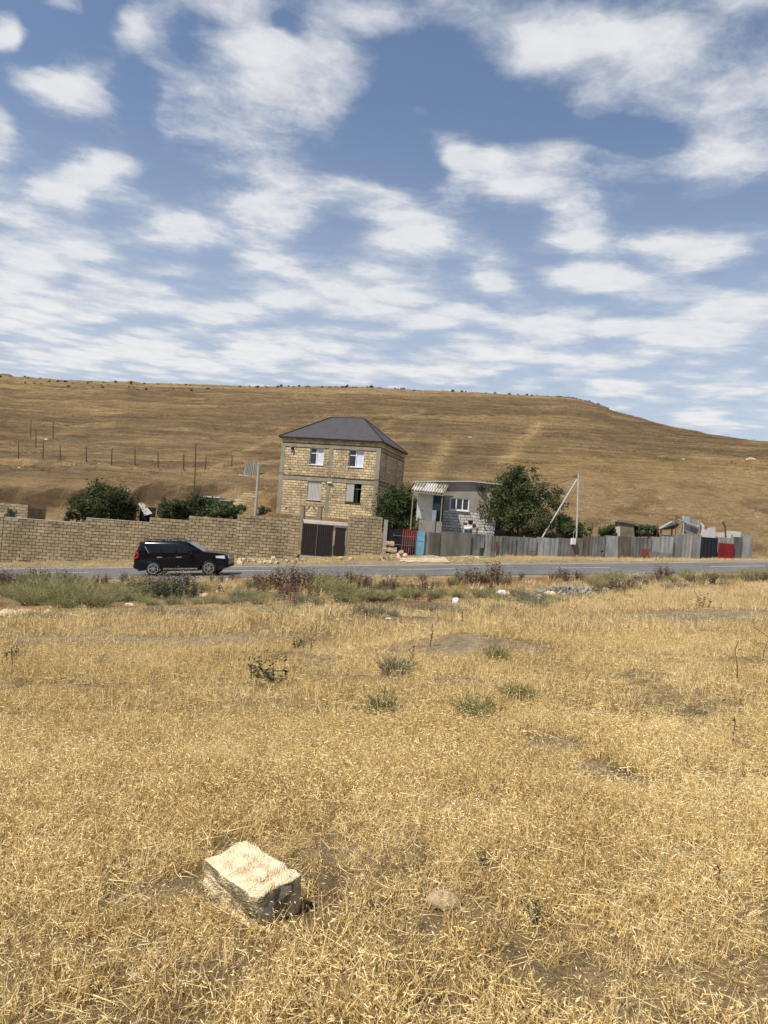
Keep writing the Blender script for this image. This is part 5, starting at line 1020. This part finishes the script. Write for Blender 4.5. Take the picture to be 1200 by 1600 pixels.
# rubble heap and boulders on the verge
M_grub = pm('grey_rubble', (.16, .145, .12), (.29, .265, .23), 3, .95, .5, var=.25)
p = hit(885, 926); m = MB(); ra = random.Random(4)
for k in range(150):
    a = ra.gauss(0, .75); b = ra.gauss(0, .5); h = .12*math.exp(-(a/1.1)**2-(b/.7)**2); s = ra.uniform(.03, .12)
    m.box((a, b, h+g(p.x+a, p.y+b)-p.z), (s*1.5, s, s), Euler((ra.uniform(0, 3), ra.uniform(0, 3), ra.uniform(0, 3))).to_matrix(), j=s*.15, tint=ra.random()*.9+.05)
o = m.build('rubble_heap', M_grub); o.location = p; tag(o, 'low heap of grey broken rubble dumped on the verge', 'rubble', kind='stuff')
for px, py, rx, rz2, lb in ((12, 962, 20, 10, 'pale boulder half sunk at the field edge'), (42, 960, 20, 8, 'long pale rock behind the grey weeds at field edge'), (75, 958, 6, 6, 'small pale rock at the end of the long rock'), (150, 962, 12, 4, 'flat pale stone in the field-edge weeds'), (202, 946, 8, 4, 'flat stone on the verge under green bushes'), (345, 925, 7, 4, 'pale rubble clod on the verge ahead of the car'), (320, 932, 9, 5, 'small pale stone on the verge below the car'), (755, 922, 8, 5, 'tan stone beside the litter on verge'), (860, 930, 10, 6, 'tan stone at the foot of rubble heap')):
    p = hit(px, py); k = p.y/F_PX; o = lump((rx*k, rx*k*.7, rz2*k), 14, 9, int(px)+3, ruff=.4).build('verge_rock', M_stone); o.location = p; tag(o, lb, 'rock')

# ------------------------------------------------------------------ verge plants
M_gb = leafmat('feathery_green', [(.18, .17, .075), (.26, .25, .11), (.34, .32, .15), (.42, .39, .21)], .35, .3)
M_gg = leafmat('grey_weed', [(.14, .13, .08), (.20, .19, .12), (.27, .25, .17), (.33, .31, .22)], .35, .25)
M_rb = leafmat('dry_thistle', [(.07, .045, .03), (.125, .08, .052), (.18, .12, .08), (.26, .185, .12)], .4, .15)
M_or = leafmat('dry_orange_grass', [(.30, .17, .06), (.42, .26, .10), (.52, .35, .15), (.60, .44, .22)], .4, .3)
M_dg = leafmat('thistle_leaves', [(.035, .045, .02), (.06, .07, .035), (.09, .10, .05), (.13, .14, .08)], .4, .25)
M_fl = pm('pale_seed_head', (.42, .37, .29), (.58, .53, .44), 5, .9)
def blade(mb, p, d, L, w, bend, ra, seg=3, tint=.5):
    d = np.array(d, float); d /= np.linalg.norm(d); s = np.cross(d, ra.normal(size=3)); s /= np.linalg.norm(s)+1e-9; vs = []; pos = np.array(p, float); v = d.copy()
    for i in range(seg+1):
        t = i/seg; ww = w*(1-t*.85); vs += [pos-s*ww/2, pos+s*ww/2]
        pos = pos+v*L/seg; v = v+bend/seg; v /= np.linalg.norm(v)
    mb.add(vs, [(2*i, 2*i+1, 2*i+3, 2*i+2) for i in range(seg)], tint); return pos
def feathery(seed, n=190, h=.7, r=.5, w=.011):
    """bush of many fine branching stems"""
    m = MB(); ra = np.random.default_rng(seed)
    for k in range(n):
        a = ra.uniform(0, 2*math.pi); q = ra.uniform(0, 1)**.6; p = (math.cos(a)*q*r*.35, math.sin(a)*q*r*.35, -.03); d = (math.cos(a)*q*1.1+ra.normal()*.2, math.sin(a)*q*1.1+ra.normal()*.2, 1.0); L = h*ra.uniform(.5, 1.1)
        e = blade(m, p, d, L, w*1.1, np.array([0, 0, .15]), ra, 2, float(ra.uniform(0, .5)))
        dd = np.array(d)/np.linalg.norm(d)
        for j in range(7):
            t = ra.uniform(.3, 1); b = np.array(p)+dd*L*t; blade(m, b, dd+ra.normal(size=3)*.6, L*ra.uniform(.18, .35), w, np.array([0, 0, .3]), ra, 1, float(np.clip(ra.normal(.5, .25), .02, 1)))
    return m
def thistle(seed, n=16, h=.8, r=.3, heads=True):
    m = MB(); f = MB(); ra = np.random.default_rng(seed)
    for k in range(n):
        a = ra.uniform(0, 2*math.pi); q = ra.uniform(0, 1); p = np.array([math.cos(a)*q*r, math.sin(a)*q*r, -.04]); d = np.array([ra.normal()*.16, ra.normal()*.16, 1]); L = h*ra.uniform(.55, 1.1)
        e = blade(m, p, d, L, .022, np.array([ra.normal()*.1, ra.normal()*.1, 0]), ra, 3, float(ra.uniform(0, .4)))
        for j in range(13):
            t = ra.uniform(.15, .97); b = p+d/np.linalg.norm(d)*L*t; a2 = ra.uniform(0, 6.28)
            blade(m, b, (math.cos(a2), math.sin(a2), ra.uniform(.0, 1.0)), ra.uniform(.06, .17)*h/.8, .035, np.array([0, 0, -.5]), ra, 2, float(np.clip(ra.normal(.5, .3), .02, 1)))
        for j in range(3):
            c = e+ra.normal(size=3)*np.array([.07, .07, .06]); s = ra.uniform(.010, .018)
            oct_ = [c+np.array(v)*s for v in ((1, 0, 0), (0, 1, 0), (-1, 0, 0), (0, -1, 0), (0, 0, 1.2), (0, 0, -1.2))]; fc = [(0, 1, 4), (1, 2, 4), (2, 3, 4), (3, 0, 4), (1, 0, 5), (2, 1, 5), (3, 2, 5), (0, 3, 5)]
            (f if heads and ra.random() < .3 else m).add(oct_, fc, float(ra.uniform(.05, .4)))
    return m, f
def tuft(seed, n=150, h=.5, r=.35, w=.008):
    m = MB(); ra = np.random.default_rng(seed)
    for k in range(n):
        a = ra.uniform(0, 6.28); q = ra.uniform(0, 1)**.5*r; blade(m, (math.cos(a)*q, math.sin(a)*q, -.03), (ra.normal()*.35, ra.normal()*.35, 1), h*ra.uniform(.5, 1.1), w, ra.normal(size=3)*.4, ra, 3, float(ra.uniform(.05, 1)))
    return m
KINDS = {}
def mk(m, mat, nm): me = m.mesh(nm); me.materials.append(mat); return me
KINDS['green'] = [(mk(feathery(200+i), M_gb, 'green_bush'), None, .72) for i in range(5)]
KINDS['grey'] = [(mk(feathery(230+i, 120, .4, .5), M_gg, 'grey_weed'), None, .42) for i in range(4)]
KINDS['thistle'] = []; KINDS['flower'] = []
for i in range(6):
    m, f = thistle(260+i, 18+i*2, .85, .35+.03*i); KINDS['thistle'].append((mk(m, M_rb, 'dry_thistle'), mk(f, M_fl, 'seed_heads'), .85))
for i in range(3):
    m, f = thistle(280+i, 30, .7, .42); KINDS['flower'].append((mk(m, M_dg, 'flowering_weed'), mk(f, M_fl, 'seed_heads'), .7))
M_fg = leafmat('fresh_green', [(.10, .115, .045), (.15, .165, .065), (.20, .21, .09), (.26, .27, .13)], .3, .3); KINDS['fine'] = [(mk(feathery(220+i, 130, .7, .5, .014), M_fg, 'green_plant'), None, .72) for i in range(3)]
KINDS['straw'] = [(mk(tuft(300+i), M_or, 'dry_tuft'), None, .5) for i in range(4)]
KINDS['spiny'] = []
for i in range(3):
    m, f = thistle(320+i, 9, .45, .22, False); KINDS['spiny'].append((mk(m, M_dg, 'spiny_weed'), mk(f, M_fl, 'seed_heads'), .45))
NAMES = {'green': ('green_bush', 'bush'), 'grey': ('grey_weed', 'weed'), 'thistle': ('dry_thistle', 'thistle'), 'flower': ('flowering_weed', 'weed'), 'straw': ('dry_tuft', 'grass tuft'), 'spiny': ('spiny_weed', 'weed'), 'fine': ('green_plant', 'plant')}
LBL = {'green': 'feathery green bush on the near verge of the road', 'grey': 'low grey-green weed at the edge of the stubble field', 'thistle': 'dry brown thistle stand on the near verge of the road', 'flower': 'leafy weed dotted with pale seed heads below the car', 'straw': 'orange dry grass tuft on the near verge', 'spiny': 'dark spiny green weed in the stubble'}
GRP = {'green': 'green bushes on the verge', 'grey': 'grey weeds at the field edge', 'thistle': 'dry thistles on the verge', 'flower': 'flowering weeds below the car', 'straw': 'dry tufts on the verge', 'spiny': 'spiny weeds in the field'}
def plant(kind, px, py, hpx, label=None, group=None, wide=1.0, D=None):
    p = hit(px, py) if D is None else Vector((at(px, py, D).x, D, 0)); p.z = g(p.x, p.y)
    me, fl, h0 = random.choice(KINDS[kind]); s = hpx*p.y/F_PX/h0*(1.15 if kind == 'thistle' else 1.0); nm, cat = NAMES[kind]
    if fl is None: o = bpy.data.objects.new(nm, me); C.objects.link(o)
    else:
        o = empty(nm, (0, 0, 0)); tag(obj('stems', me, None, o), kind='stuff'); tag(obj('seed_heads', fl, None, o), kind='stuff') if len(fl.vertices) else None
    o.location = p; o.scale = (s*wide*random.uniform(.9, 1.1), s*wide, s); o.rotation_euler = (0, 0, random.uniform(0, 6.28))
    if label is None:
        k = int(np.searchsorted((205, 380, 610, 765, 1000), px)); where = ('behind the tail of the black car', 'beside the black car', 'across the road from the tall house', 'across the road from the small house', 'across the road from grey fence sheets', 'across the road from the red sheet')[k]
        label = {'green': 'feathery green bush', 'grey': 'low grey-green weed at the stubble edge', 'thistle': 'dry brown thistle stand', 'flower': 'leafy dark weed dotted with pale seed heads', 'straw': 'orange dry grass tuft', 'spiny': 'dark spiny weed'}[kind]+' on the verge '*(kind != 'grey')+' '*(kind == 'grey')+where
        group = {'green': 'green bushes ', 'grey': 'grey weeds ', 'thistle': 'dry thistles ', 'flower': 'seeding weeds ', 'straw': 'dry tufts ', 'spiny': 'spiny weeds '}[kind]+where
    return tag(o, label, cat, group)
U = random.uniform
# left third
for px, py, h in ((95, 944, 34), (125, 942, 40), (60, 940, 38), (45, 945, 26), (30, 938, 22), (150, 948, 34), (172, 940, 28), (200, 938, 24), (215, 936, 26), (120, 918, 24), (70, 925, 34), (90, 950, 18), (13, 932, 22), (185, 925, 20), (110, 950, 20)): plant('green', px, py, h, wide=1.3)
for px, py, h in ((5, 918, 22), (15, 920, 26), (32, 915, 20), (52, 912, 24), (62, 914, 26), (102, 918, 28), (128, 912, 14), (150, 914, 16), (165, 912, 14), (190, 913, 14), (205, 914, 12), (38, 920, 18)): plant('thistle', px, py, h)
for px, py, h in ((220, 936, 30), (240, 934, 32), (212, 930, 24), (272, 932, 32), (290, 930, 30), (258, 936, 26), (300, 934, 24), (282, 938, 20)): plant('flower', px, py, h, wide=1.15)
for px, py, h in ((255, 930, 24), (345, 910, 12), (365, 908, 13), (330, 908, 10), (395, 922, 22), (405, 920, 24), (412, 926, 22)): plant('thistle', px, py, h)
for px, py, h in ((235, 945, 12), (270, 944, 14), (310, 944, 12), (330, 942, 14), (380, 938, 18), (395, 936, 18), (370, 942, 12), (350, 944, 10), (402, 944, 14), (420, 940, 14)): plant('green', px, py, h, wide=1.7)
# middle
for px, py, h in ((440, 922, 34), (455, 925, 36), (468, 920, 32), (480, 920, 28), (445, 935, 26), (460, 938, 24), (425, 920, 22), (495, 928, 24), (488, 940, 24), (510, 915, 18), (540, 912, 22), (548, 915, 18), (560, 925, 26), (575, 922, 20), (600, 924, 24), (615, 925, 24), (580, 930, 18), (530, 925, 24)): plant('thistle', px, py, h)
for px, py, h in ((505, 912, 18), (515, 918, 24), (505, 928, 28), (525, 930, 28), (540, 932, 24), (555, 908, 14), (475, 942, 18), (530, 940, 18), (545, 942, 16), (570, 938, 20), (590, 938, 20), (610, 936, 18), (635, 934, 18), (650, 932, 16), (500, 945, 12), (560, 946, 12)): plant('green', px, py, h, wide=1.25)
# right of middle
for px, py, h in ((720, 914, 24), (732, 916, 28), (742, 914, 24), (770, 910, 30), (776, 914, 32), (758, 912, 16), (795, 912, 16), (815, 908, 14), (700, 918, 14), (645, 930, 22), (660, 926, 20), (675, 922, 14), (862, 908, 14), (875, 906, 18), (885, 908, 18), (900, 908, 16), (910, 908, 14)): plant('thistle', px, py, h)
for px, py, h in ((660, 905, 12), (680, 935, 16), (690, 930, 14), (715, 934, 16), (750, 934, 18), (768, 936, 18), (785, 940, 14), (755, 910, 16), (930, 918, 22), (945, 912, 20), (960, 912, 22), (965, 905, 14), (942, 922, 18), (880, 944, 14), (868, 946, 12), (850, 936, 12), (1070, 904, 14), (1078, 908, 16), (1075, 900, 12), (1110, 906, 16), (1125, 908, 16), (1140, 908, 14), (1165, 906, 18), (1180, 908, 22), (1195, 906, 20), (1210, 908, 20), (995, 912, 12), (1100, 908, 12)): plant('green', px, py, h, wide=1.2)
for px, py, h in ((1032, 908, 24), (1040, 906, 20), (1046, 908, 16), (1028, 910, 14)): plant('thistle', px, py, h, 'dark dry thistle clump standing out against the road', 'dark clump at the road edge')
for px, py, h in ((955, 922, 18), (965, 925, 16), (980, 922, 18), (990, 925, 14), (1010, 918, 16), (975, 930, 12), (1000, 928, 12)): plant('thistle', px, py, h)
for k in range(75):
    px = U(-20, 1215); py = U(905, 926)
    if 868 < px < 905 and py > 908: continue
    plant('straw', px, py, U(9, 16), wide=1.2)
for k in range(95):                       # the rest of the belt, thickest before the house
    px = U(-20, 1215); ed = 950 if px < 850 else 950-(px-850)*.1; py = U(906, ed-4); kd = random.choice(('green', 'thistle', 'thistle', 'thistle', 'grey'))
    if 868 < px < 905 and py > 908: continue
    plant(kd, px, py, U(9, 17), wide=U(1, 1.5))
# field edge weeds
for px, py, h in ((50, 968, 14), (65, 970, 14), (35, 970, 12), (90, 968, 10), (100, 972, 12), (165, 968, 14), (150, 970, 10), (190, 966, 14), (245, 962, 18), (238, 965, 14), (262, 965, 10), (285, 964, 14), (315, 964, 14), (325, 966, 10), (400, 962, 14), (420, 960, 14), (442, 960, 14), (465, 954, 16), (575, 960, 16), (590, 958, 14), (560, 958, 14), (615, 955, 14), (630, 960, 14), (612, 962, 12), (660, 955, 14), (680, 958, 14), (720, 960, 14), (690, 965, 10), (740, 950, 14), (780, 955, 16), (770, 962, 12), (800, 945, 14), (820, 938, 16), (835, 948, 22), (812, 932, 16), (900, 936, 12), (912, 938, 12), (890, 940, 10), (985, 935, 8), (1050, 918, 10), (1090, 915, 10)): plant('grey', px, py, h, wide=1.3)
# in the stubble
plant('spiny', 425, 1068, 36, 'dark leafy thistle rosette standing in the stubble', wide=2.0); plant('spiny', 408, 1064, 32, 'smaller dark thistle beside the leafy rosette', wide=1.6); plant('spiny', 460, 1052, 14, 'grey thistle shoot right of the dark rosette', wide=1.6)
plant('fine', 594, 1124, 50, 'fine green feathery plant in the middle of stubble', wide=.9); plant('fine', 740, 1128, 50, 'feathery green plant with brown foot in the stubble', wide=.9); plant('fine', 820, 1096, 30, 'small green tuft next to the feathery plants', wide=.9); plant('fine', 800, 1094, 30, 'paler green tuft at the head of rut', wide=1.0)
plant('grey', 618, 1054, 38, 'grey bushy weed out in the stubble', wide=.9); plant('grey', 605, 1058, 14, 'small grey weed beside the grey bushy one', wide=1); plant('fine', 775, 1032, 28, 'thin green weed on the bare mound', wide=1.0); plant('spiny', 465, 1012, 16, 'grey spiny weed before the bare mound', wide=1.5); plant('spiny', 530, 952, 20, 'spiny weed on the low rise at field edge', wide=1.5)
plant('spiny', 1096, 948, 18, 'dark twiggy weed on the bare rise at right', wide=1.3); plant('spiny', 1015, 972, 7, 'tiny dark weed in the stubble below the rise', wide=2); plant('spiny', 950, 942, 8, 'twiggy weed on the stubble edge at right', wide=2)
plant('spiny', 15, 1030, 20, 'dark dry weed in the hollow at the field edge', wide=1.8); plant('grey', 160, 1040, 18, 'dry grey weed in the hollow behind the block', wide=.9); plant('grey', 1160, 1172, 18, 'sparse grey weed beside the bent bare stem', wide=1)
for px, py, h, lb in ((820, 1345, 26, 'dark green grass tuft in the stubble near the pebble'), (760, 1355, 22, 'second dark green tuft beside the first'), (835, 1440, 34, 'dark green tuft in front of the sandy lump')): plant('spiny', px, py, h, lb, wide=1.5)
# tall single stems
def stem(px, py, hpx, label, seed, knobs=True):
    p = hit(px, py); k = p.y/F_PX; h = hpx*k; m = MB(); ra = np.random.default_rng(seed); e = [Vector((0, 0, -.03)), Vector((ra.normal()*.04*h, 0, h*.4)), Vector((ra.normal()*.08*h, 0, h*.75)), Vector((ra.normal()*.12*h, 0, h))]
    m.tube(e, [.007, .006, .005, .003], 5, tint=.2)
    for j in range(26 if knobs else 6):
        t = ra.uniform(.3, 1); b = e[0].lerp(e[3], t); a = ra.uniform(0, 6.28); blade(m, tuple(b), (math.cos(a), math.sin(a), .6), h*ra.uniform(.06, .16), .014, np.array([0, 0, .3]), ra, 2, float(ra.uniform(.05, .6)))
    o = m.build('dead_thistle', M_rb); o.location = p; tag(o, label, 'stem')
stem(672, 1012, 36, 'tall brown dead thistle stem before the bare mound', 1); stem(722, 985, 30, 'slender dead thistle stem behind the bare mound', 2); stem(643, 1035, 26, 'bent dead stem left of the tall brown one', 3); stem(486, 1018, 28, 'thin dead stem by the grey spiny weed', 4, False); stem(1152, 1066, 66, 'tall bare twig rising at the right of stubble', 5, False); stem(1190, 1040, 60, 'second tall bare twig by the field edge', 6, False); stem(1145, 1165, 46, 'bent bare stem over the sparse grey weed', 7, False); stem(20, 1045, 34, 'thin dead stem in the left hollow', 8, False); stem(1122, 1390, 40, 'short bare dark stem in the near stubble', 9, False)

# ------------------------------------------------------------------ dry grass (too many to count)
M_straw = leafmat('straw', [(.20, .12, .042), (.54, .375, .145), (.84, .65, .31), (.96, .84, .54)], .55, .22, .6, .7)
hid = bpy.data.collections.new('grass_clumps')
def clump(seed, n, rad, h, w, lean, flat, ears, seg=3):
    m = MB(); ra = np.random.default_rng(seed); wind = np.array([.25, .1, 0])
    for k in range(n):
        a = ra.uniform(0, 6.28); q = rad*ra.uniform(0, 1)**.5; p = (math.cos(a)*q, math.sin(a)*q, -.01); tn = float(np.clip(ra.normal(.45, .28), .03, 1))
        d = np.array([ra.normal()*lean, ra.normal()*lean, 1.0])+wind*lean; L = h*ra.uniform(.45, 1.15); e = blade(m, p, d, L, w*ra.uniform(.7, 1.3), np.array([ra.normal()*.4, ra.normal()*.4, -.15]), ra, seg, tn)
        if ra.random() < ears:
            a2 = np.array([ra.normal()*.7, ra.normal()*.7, ra.normal()*.35]); a2 /= np.linalg.norm(a2); b2 = np.cross(a2, ra.normal(size=3)); b2 /= np.linalg.norm(b2); c2 = np.cross(a2, b2); l = ra.uniform(.014, .028)*h/.13; s = l*.10
            m.add([e, e+a2*l*.45+b2*s, e+a2*l*.45-b2*s*.6+c2*s*.8, e+a2*l*.45-b2*s*.6-c2*s*.8, e+a2*l], [(0, 1, 2), (0, 2, 3), (0, 3, 1), (4, 2, 1), (4, 3, 2), (4, 1, 3)], float(np.clip(tn+.18, 0, 1)))
    for k in range(flat):
        a = ra.uniform(0, 6.28); q = rad*1.2*ra.uniform(0, 1)**.5; a2 = ra.uniform(0, 6.28)
        blade(m, (math.cos(a)*q, math.sin(a)*q, ra.uniform(.004, h*.35)), (math.cos(a2), math.sin(a2), ra.normal()*.18), ra.uniform(.5, 1.1)*h, w, ra.normal(size=3)*.25, ra, 2, float(np.clip(ra.normal(.62, .22), .05, 1)))
    me = m.mesh('clump'); me.materials.append(M_straw); o = bpy.data.objects.new('clump_%02d' % seed, me); hid.objects.link(o)
for i in range(7): clump(i, 38, .10, .12, .0040, .45, 14, .6)         # 0-6 near stubble
for i in range(7, 11): clump(i, 36, .17, .135, .005, .42, 10, .4)         # 7-10 middle
for i in range(11, 14): clump(i, 30, .30, .19, .010, .38, 5, .25, 2)     # 11-13 far field
for i in range(14, 17): clump(i, 22, .45, .34, .022, .4, 0, 0, 2)        # 14-16 verge beyond the road, hill foot
for i in range(17, 20): clump(i, 14, .8, .34, .07, .6, 0, 0, 1)          # 17-19 hill tufts
M_far = leafmat('standing_straw', [(.34, .215, .085), (.60, .435, .19), (.80, .63, .33), (.92, .79, .52)], .55, .3, .6, .5)
for i in range(7, 17):
    me = hid.objects['clump_%02d' % i].data; me.materials.clear(); me.materials.append(M_far if i > 10 else M_straw)
def scatter(name, pts, label, mat=None):
    P = np.array([p[:3] for p in pts], float); me = bpy.data.meshes.new(name); me.vertices.add(len(P)); me.vertices.foreach_set('co', P.ravel())
    for nm, typ, col in (('rot', 'FLOAT_VECTOR', None), ('scl', 'FLOAT', 3), ('idx', 'INT', 4)):
        a = me.attributes.new(nm, typ, 'POINT')
        if nm == 'rot': a.data.foreach_set('vector', np.stack([rng.normal(0, .1, len(P)), rng.normal(0, .1, len(P)), rng.uniform(0, 6.28, len(P))], 1).ravel())
        else: a.data.foreach_set('value', [p[col] for p in pts])
    o = obj(name, me, M_straw); ng = bpy.data.node_groups.new(name, 'GeometryNodeTree'); ng.interface.new_socket('Geometry', in_out='INPUT', socket_type='NodeSocketGeometry'); ng.interface.new_socket('Geometry', in_out='OUTPUT', socket_type='NodeSocketGeometry')
    gi, go = N(ng, 'NodeGroupInput'), N(ng, 'NodeGroupOutput'); ci = N(ng, 'GeometryNodeCollectionInfo'); ci.inputs[0].default_value = hid; ci.inputs[1].default_value = True; ci.inputs[2].default_value = True
    ip = N(ng, 'GeometryNodeInstanceOnPoints'); ip.inputs['Pick Instance'].default_value = True
    def att(nm, ty): n = N(ng, 'GeometryNodeInputNamedAttribute', data_type=ty); n.inputs[0].default_value = nm; return n.outputs[0]
    ng.links.new(gi.outputs[0], ip.inputs['Points']); ng.links.new(ci.outputs[0], ip.inputs['Instance']); ng.links.new(att('idx', 'INT'), ip.inputs['Instance Index']); ng.links.new(att('rot', 'FLOAT_VECTOR'), ip.inputs['Rotation']); ng.links.new(att('scl', 'FLOAT'), ip.inputs['Scale']); ng.links.new(ip.outputs[0], go.inputs[0])
    md = o.modifiers.new('scatter', 'NODES'); md.node_group = ng; return tag(o, label, 'grass', kind='stuff')
def edge_y(x): return float(np.interp(x/17, [-.6, -.2, .1, .3, .5, .8], [15.5, 16.4, 16.8, 19.5, 23.5, 26]))
def points(y0, y1, dens, idx, sc, keep, mx=.62):
    n = int(dens*(y1*y1-y0*y0)*mx+dens*(y1-y0)*2.4); yy = np.sqrt(rng.uniform(y0*y0, y1*y1, n)); xx = rng.uniform(-1, 1, n)*(mx*yy+1.2); zz = gnp(xx, yy); dn = fbm(xx*1.1, yy*1.1, 3, 91); out = []
    bare = np.zeros(n)
    for (cx, cy, rx, ry) in BARE: bare = np.maximum(bare, np.exp(-((xx-cx)/rx)**2-((yy-cy)/ry)**2))
    bare = np.maximum(bare, np.exp(-(((xx-bc.x)/.12)**2+((yy-bc.y-.08)/.12)**2)**2)*.95)
    for x, y, z, d, b, u in zip(xx, yy, zz, dn, bare, rng.uniform(0, 1, n)):
        if u < keep(x, y, d)*(1-.93*min(1, b*1.25)): out.append((x, y, z, sc*(.65+.6*u+1.0*(d-.45)), int(rng.integers(idx[0], idx[1]+1))))
    return out
near = points(1.2, 6.5, 150, (0, 6), 1.0, lambda x, y, d: np.clip((d-.12)*4.2, .75, 1))
near += points(6.5, 12, 72, (7, 10), .95, lambda x, y, d: np.clip((d-.15)*4.2, .7, 1))
near += points(12, 28, 26, (11, 13), .95, lambda x, y, d: (np.clip((d-.22)*4.5, .5, 1) if y < edge_y(x)+(d-.45)*4 else .10))
scatter('dry_grass', near, 'trampled golden dry grass covering the near field')
far = []
for k in range(2300): far.append((U(7.8, 31), U(50.2, 51.8), 0, U(.3, .8), random.randint(14, 16)))
for k in range(300): far.append((U(-4, 7.5), U(48.5, 51), 0, U(.2, .45), random.randint(14, 16)))
for k in range(1800):
    x = U(-30, 36); y = U(47.4, 51.6) if x > 8 or random.random() < .35 else U(47.0, 47.8)
    if float(fbm(x*.9, y*.9, 3, 44)) > .46: far.append((x, y, 0, U(.3, .8), random.randint(14, 16)))
for k in range(2600):
    x = U(-26, 30); y = U(22, 37.6)
    if float(fbm(x*.5, y*.5, 3, 47)) > .44: far.append((x, y, 0, U(.35, .9), random.randint(14, 16)))
for k in range(3000):
    x = U(-45, 55); y = U(53.5, 78)
    far.append((x, y, 0, U(.3, .8), random.randint(14, 16))) if not (-10 < x < 3 and 58 < y < 75) and not (2 < x < 10 and 51 < y < 61) and float(fbm(x*.3, y*.3, 3, 48)) > .45 else None
zz = gnp([p[0] for p in far], [p[1] for p in far]); far = [(p[0], p[1], z, p[3], p[4]) for p, z in zip(far, zz)]
scatter('verge_grass', far, 'sparse golden grass along the road and behind the fences')
M_ht = leafmat('hill_straw', [(.08, .05, .024), (.12, .076, .036), (.18, .118, .054), (.28, .19, .085)], .5, .15, .8, .1)
for i in range(17, 20):
    me = hid.objects['clump_%02d' % i].data; me.materials.clear(); me.materials.append(M_ht)
ht = []; n = 52000; yy = 76+224*rng.uniform(0, 1, n)**.8; xx = rng.uniform(-.66, .66, n)*yy; zz = gnp(xx, yy); dn = fbm(xx*.06, zz*.9, 3, 95)
for x, y, z, d, u in zip(xx, yy, zz, dn, rng.uniform(0, 1, n)):
    if u < np.clip((d-.3)*4, .05, 1): ht.append((x, y, z, U(.25, .8), random.randint(17, 19)))
scatter('hill_grass', ht, 'thin dry tufts over the brown hillside')
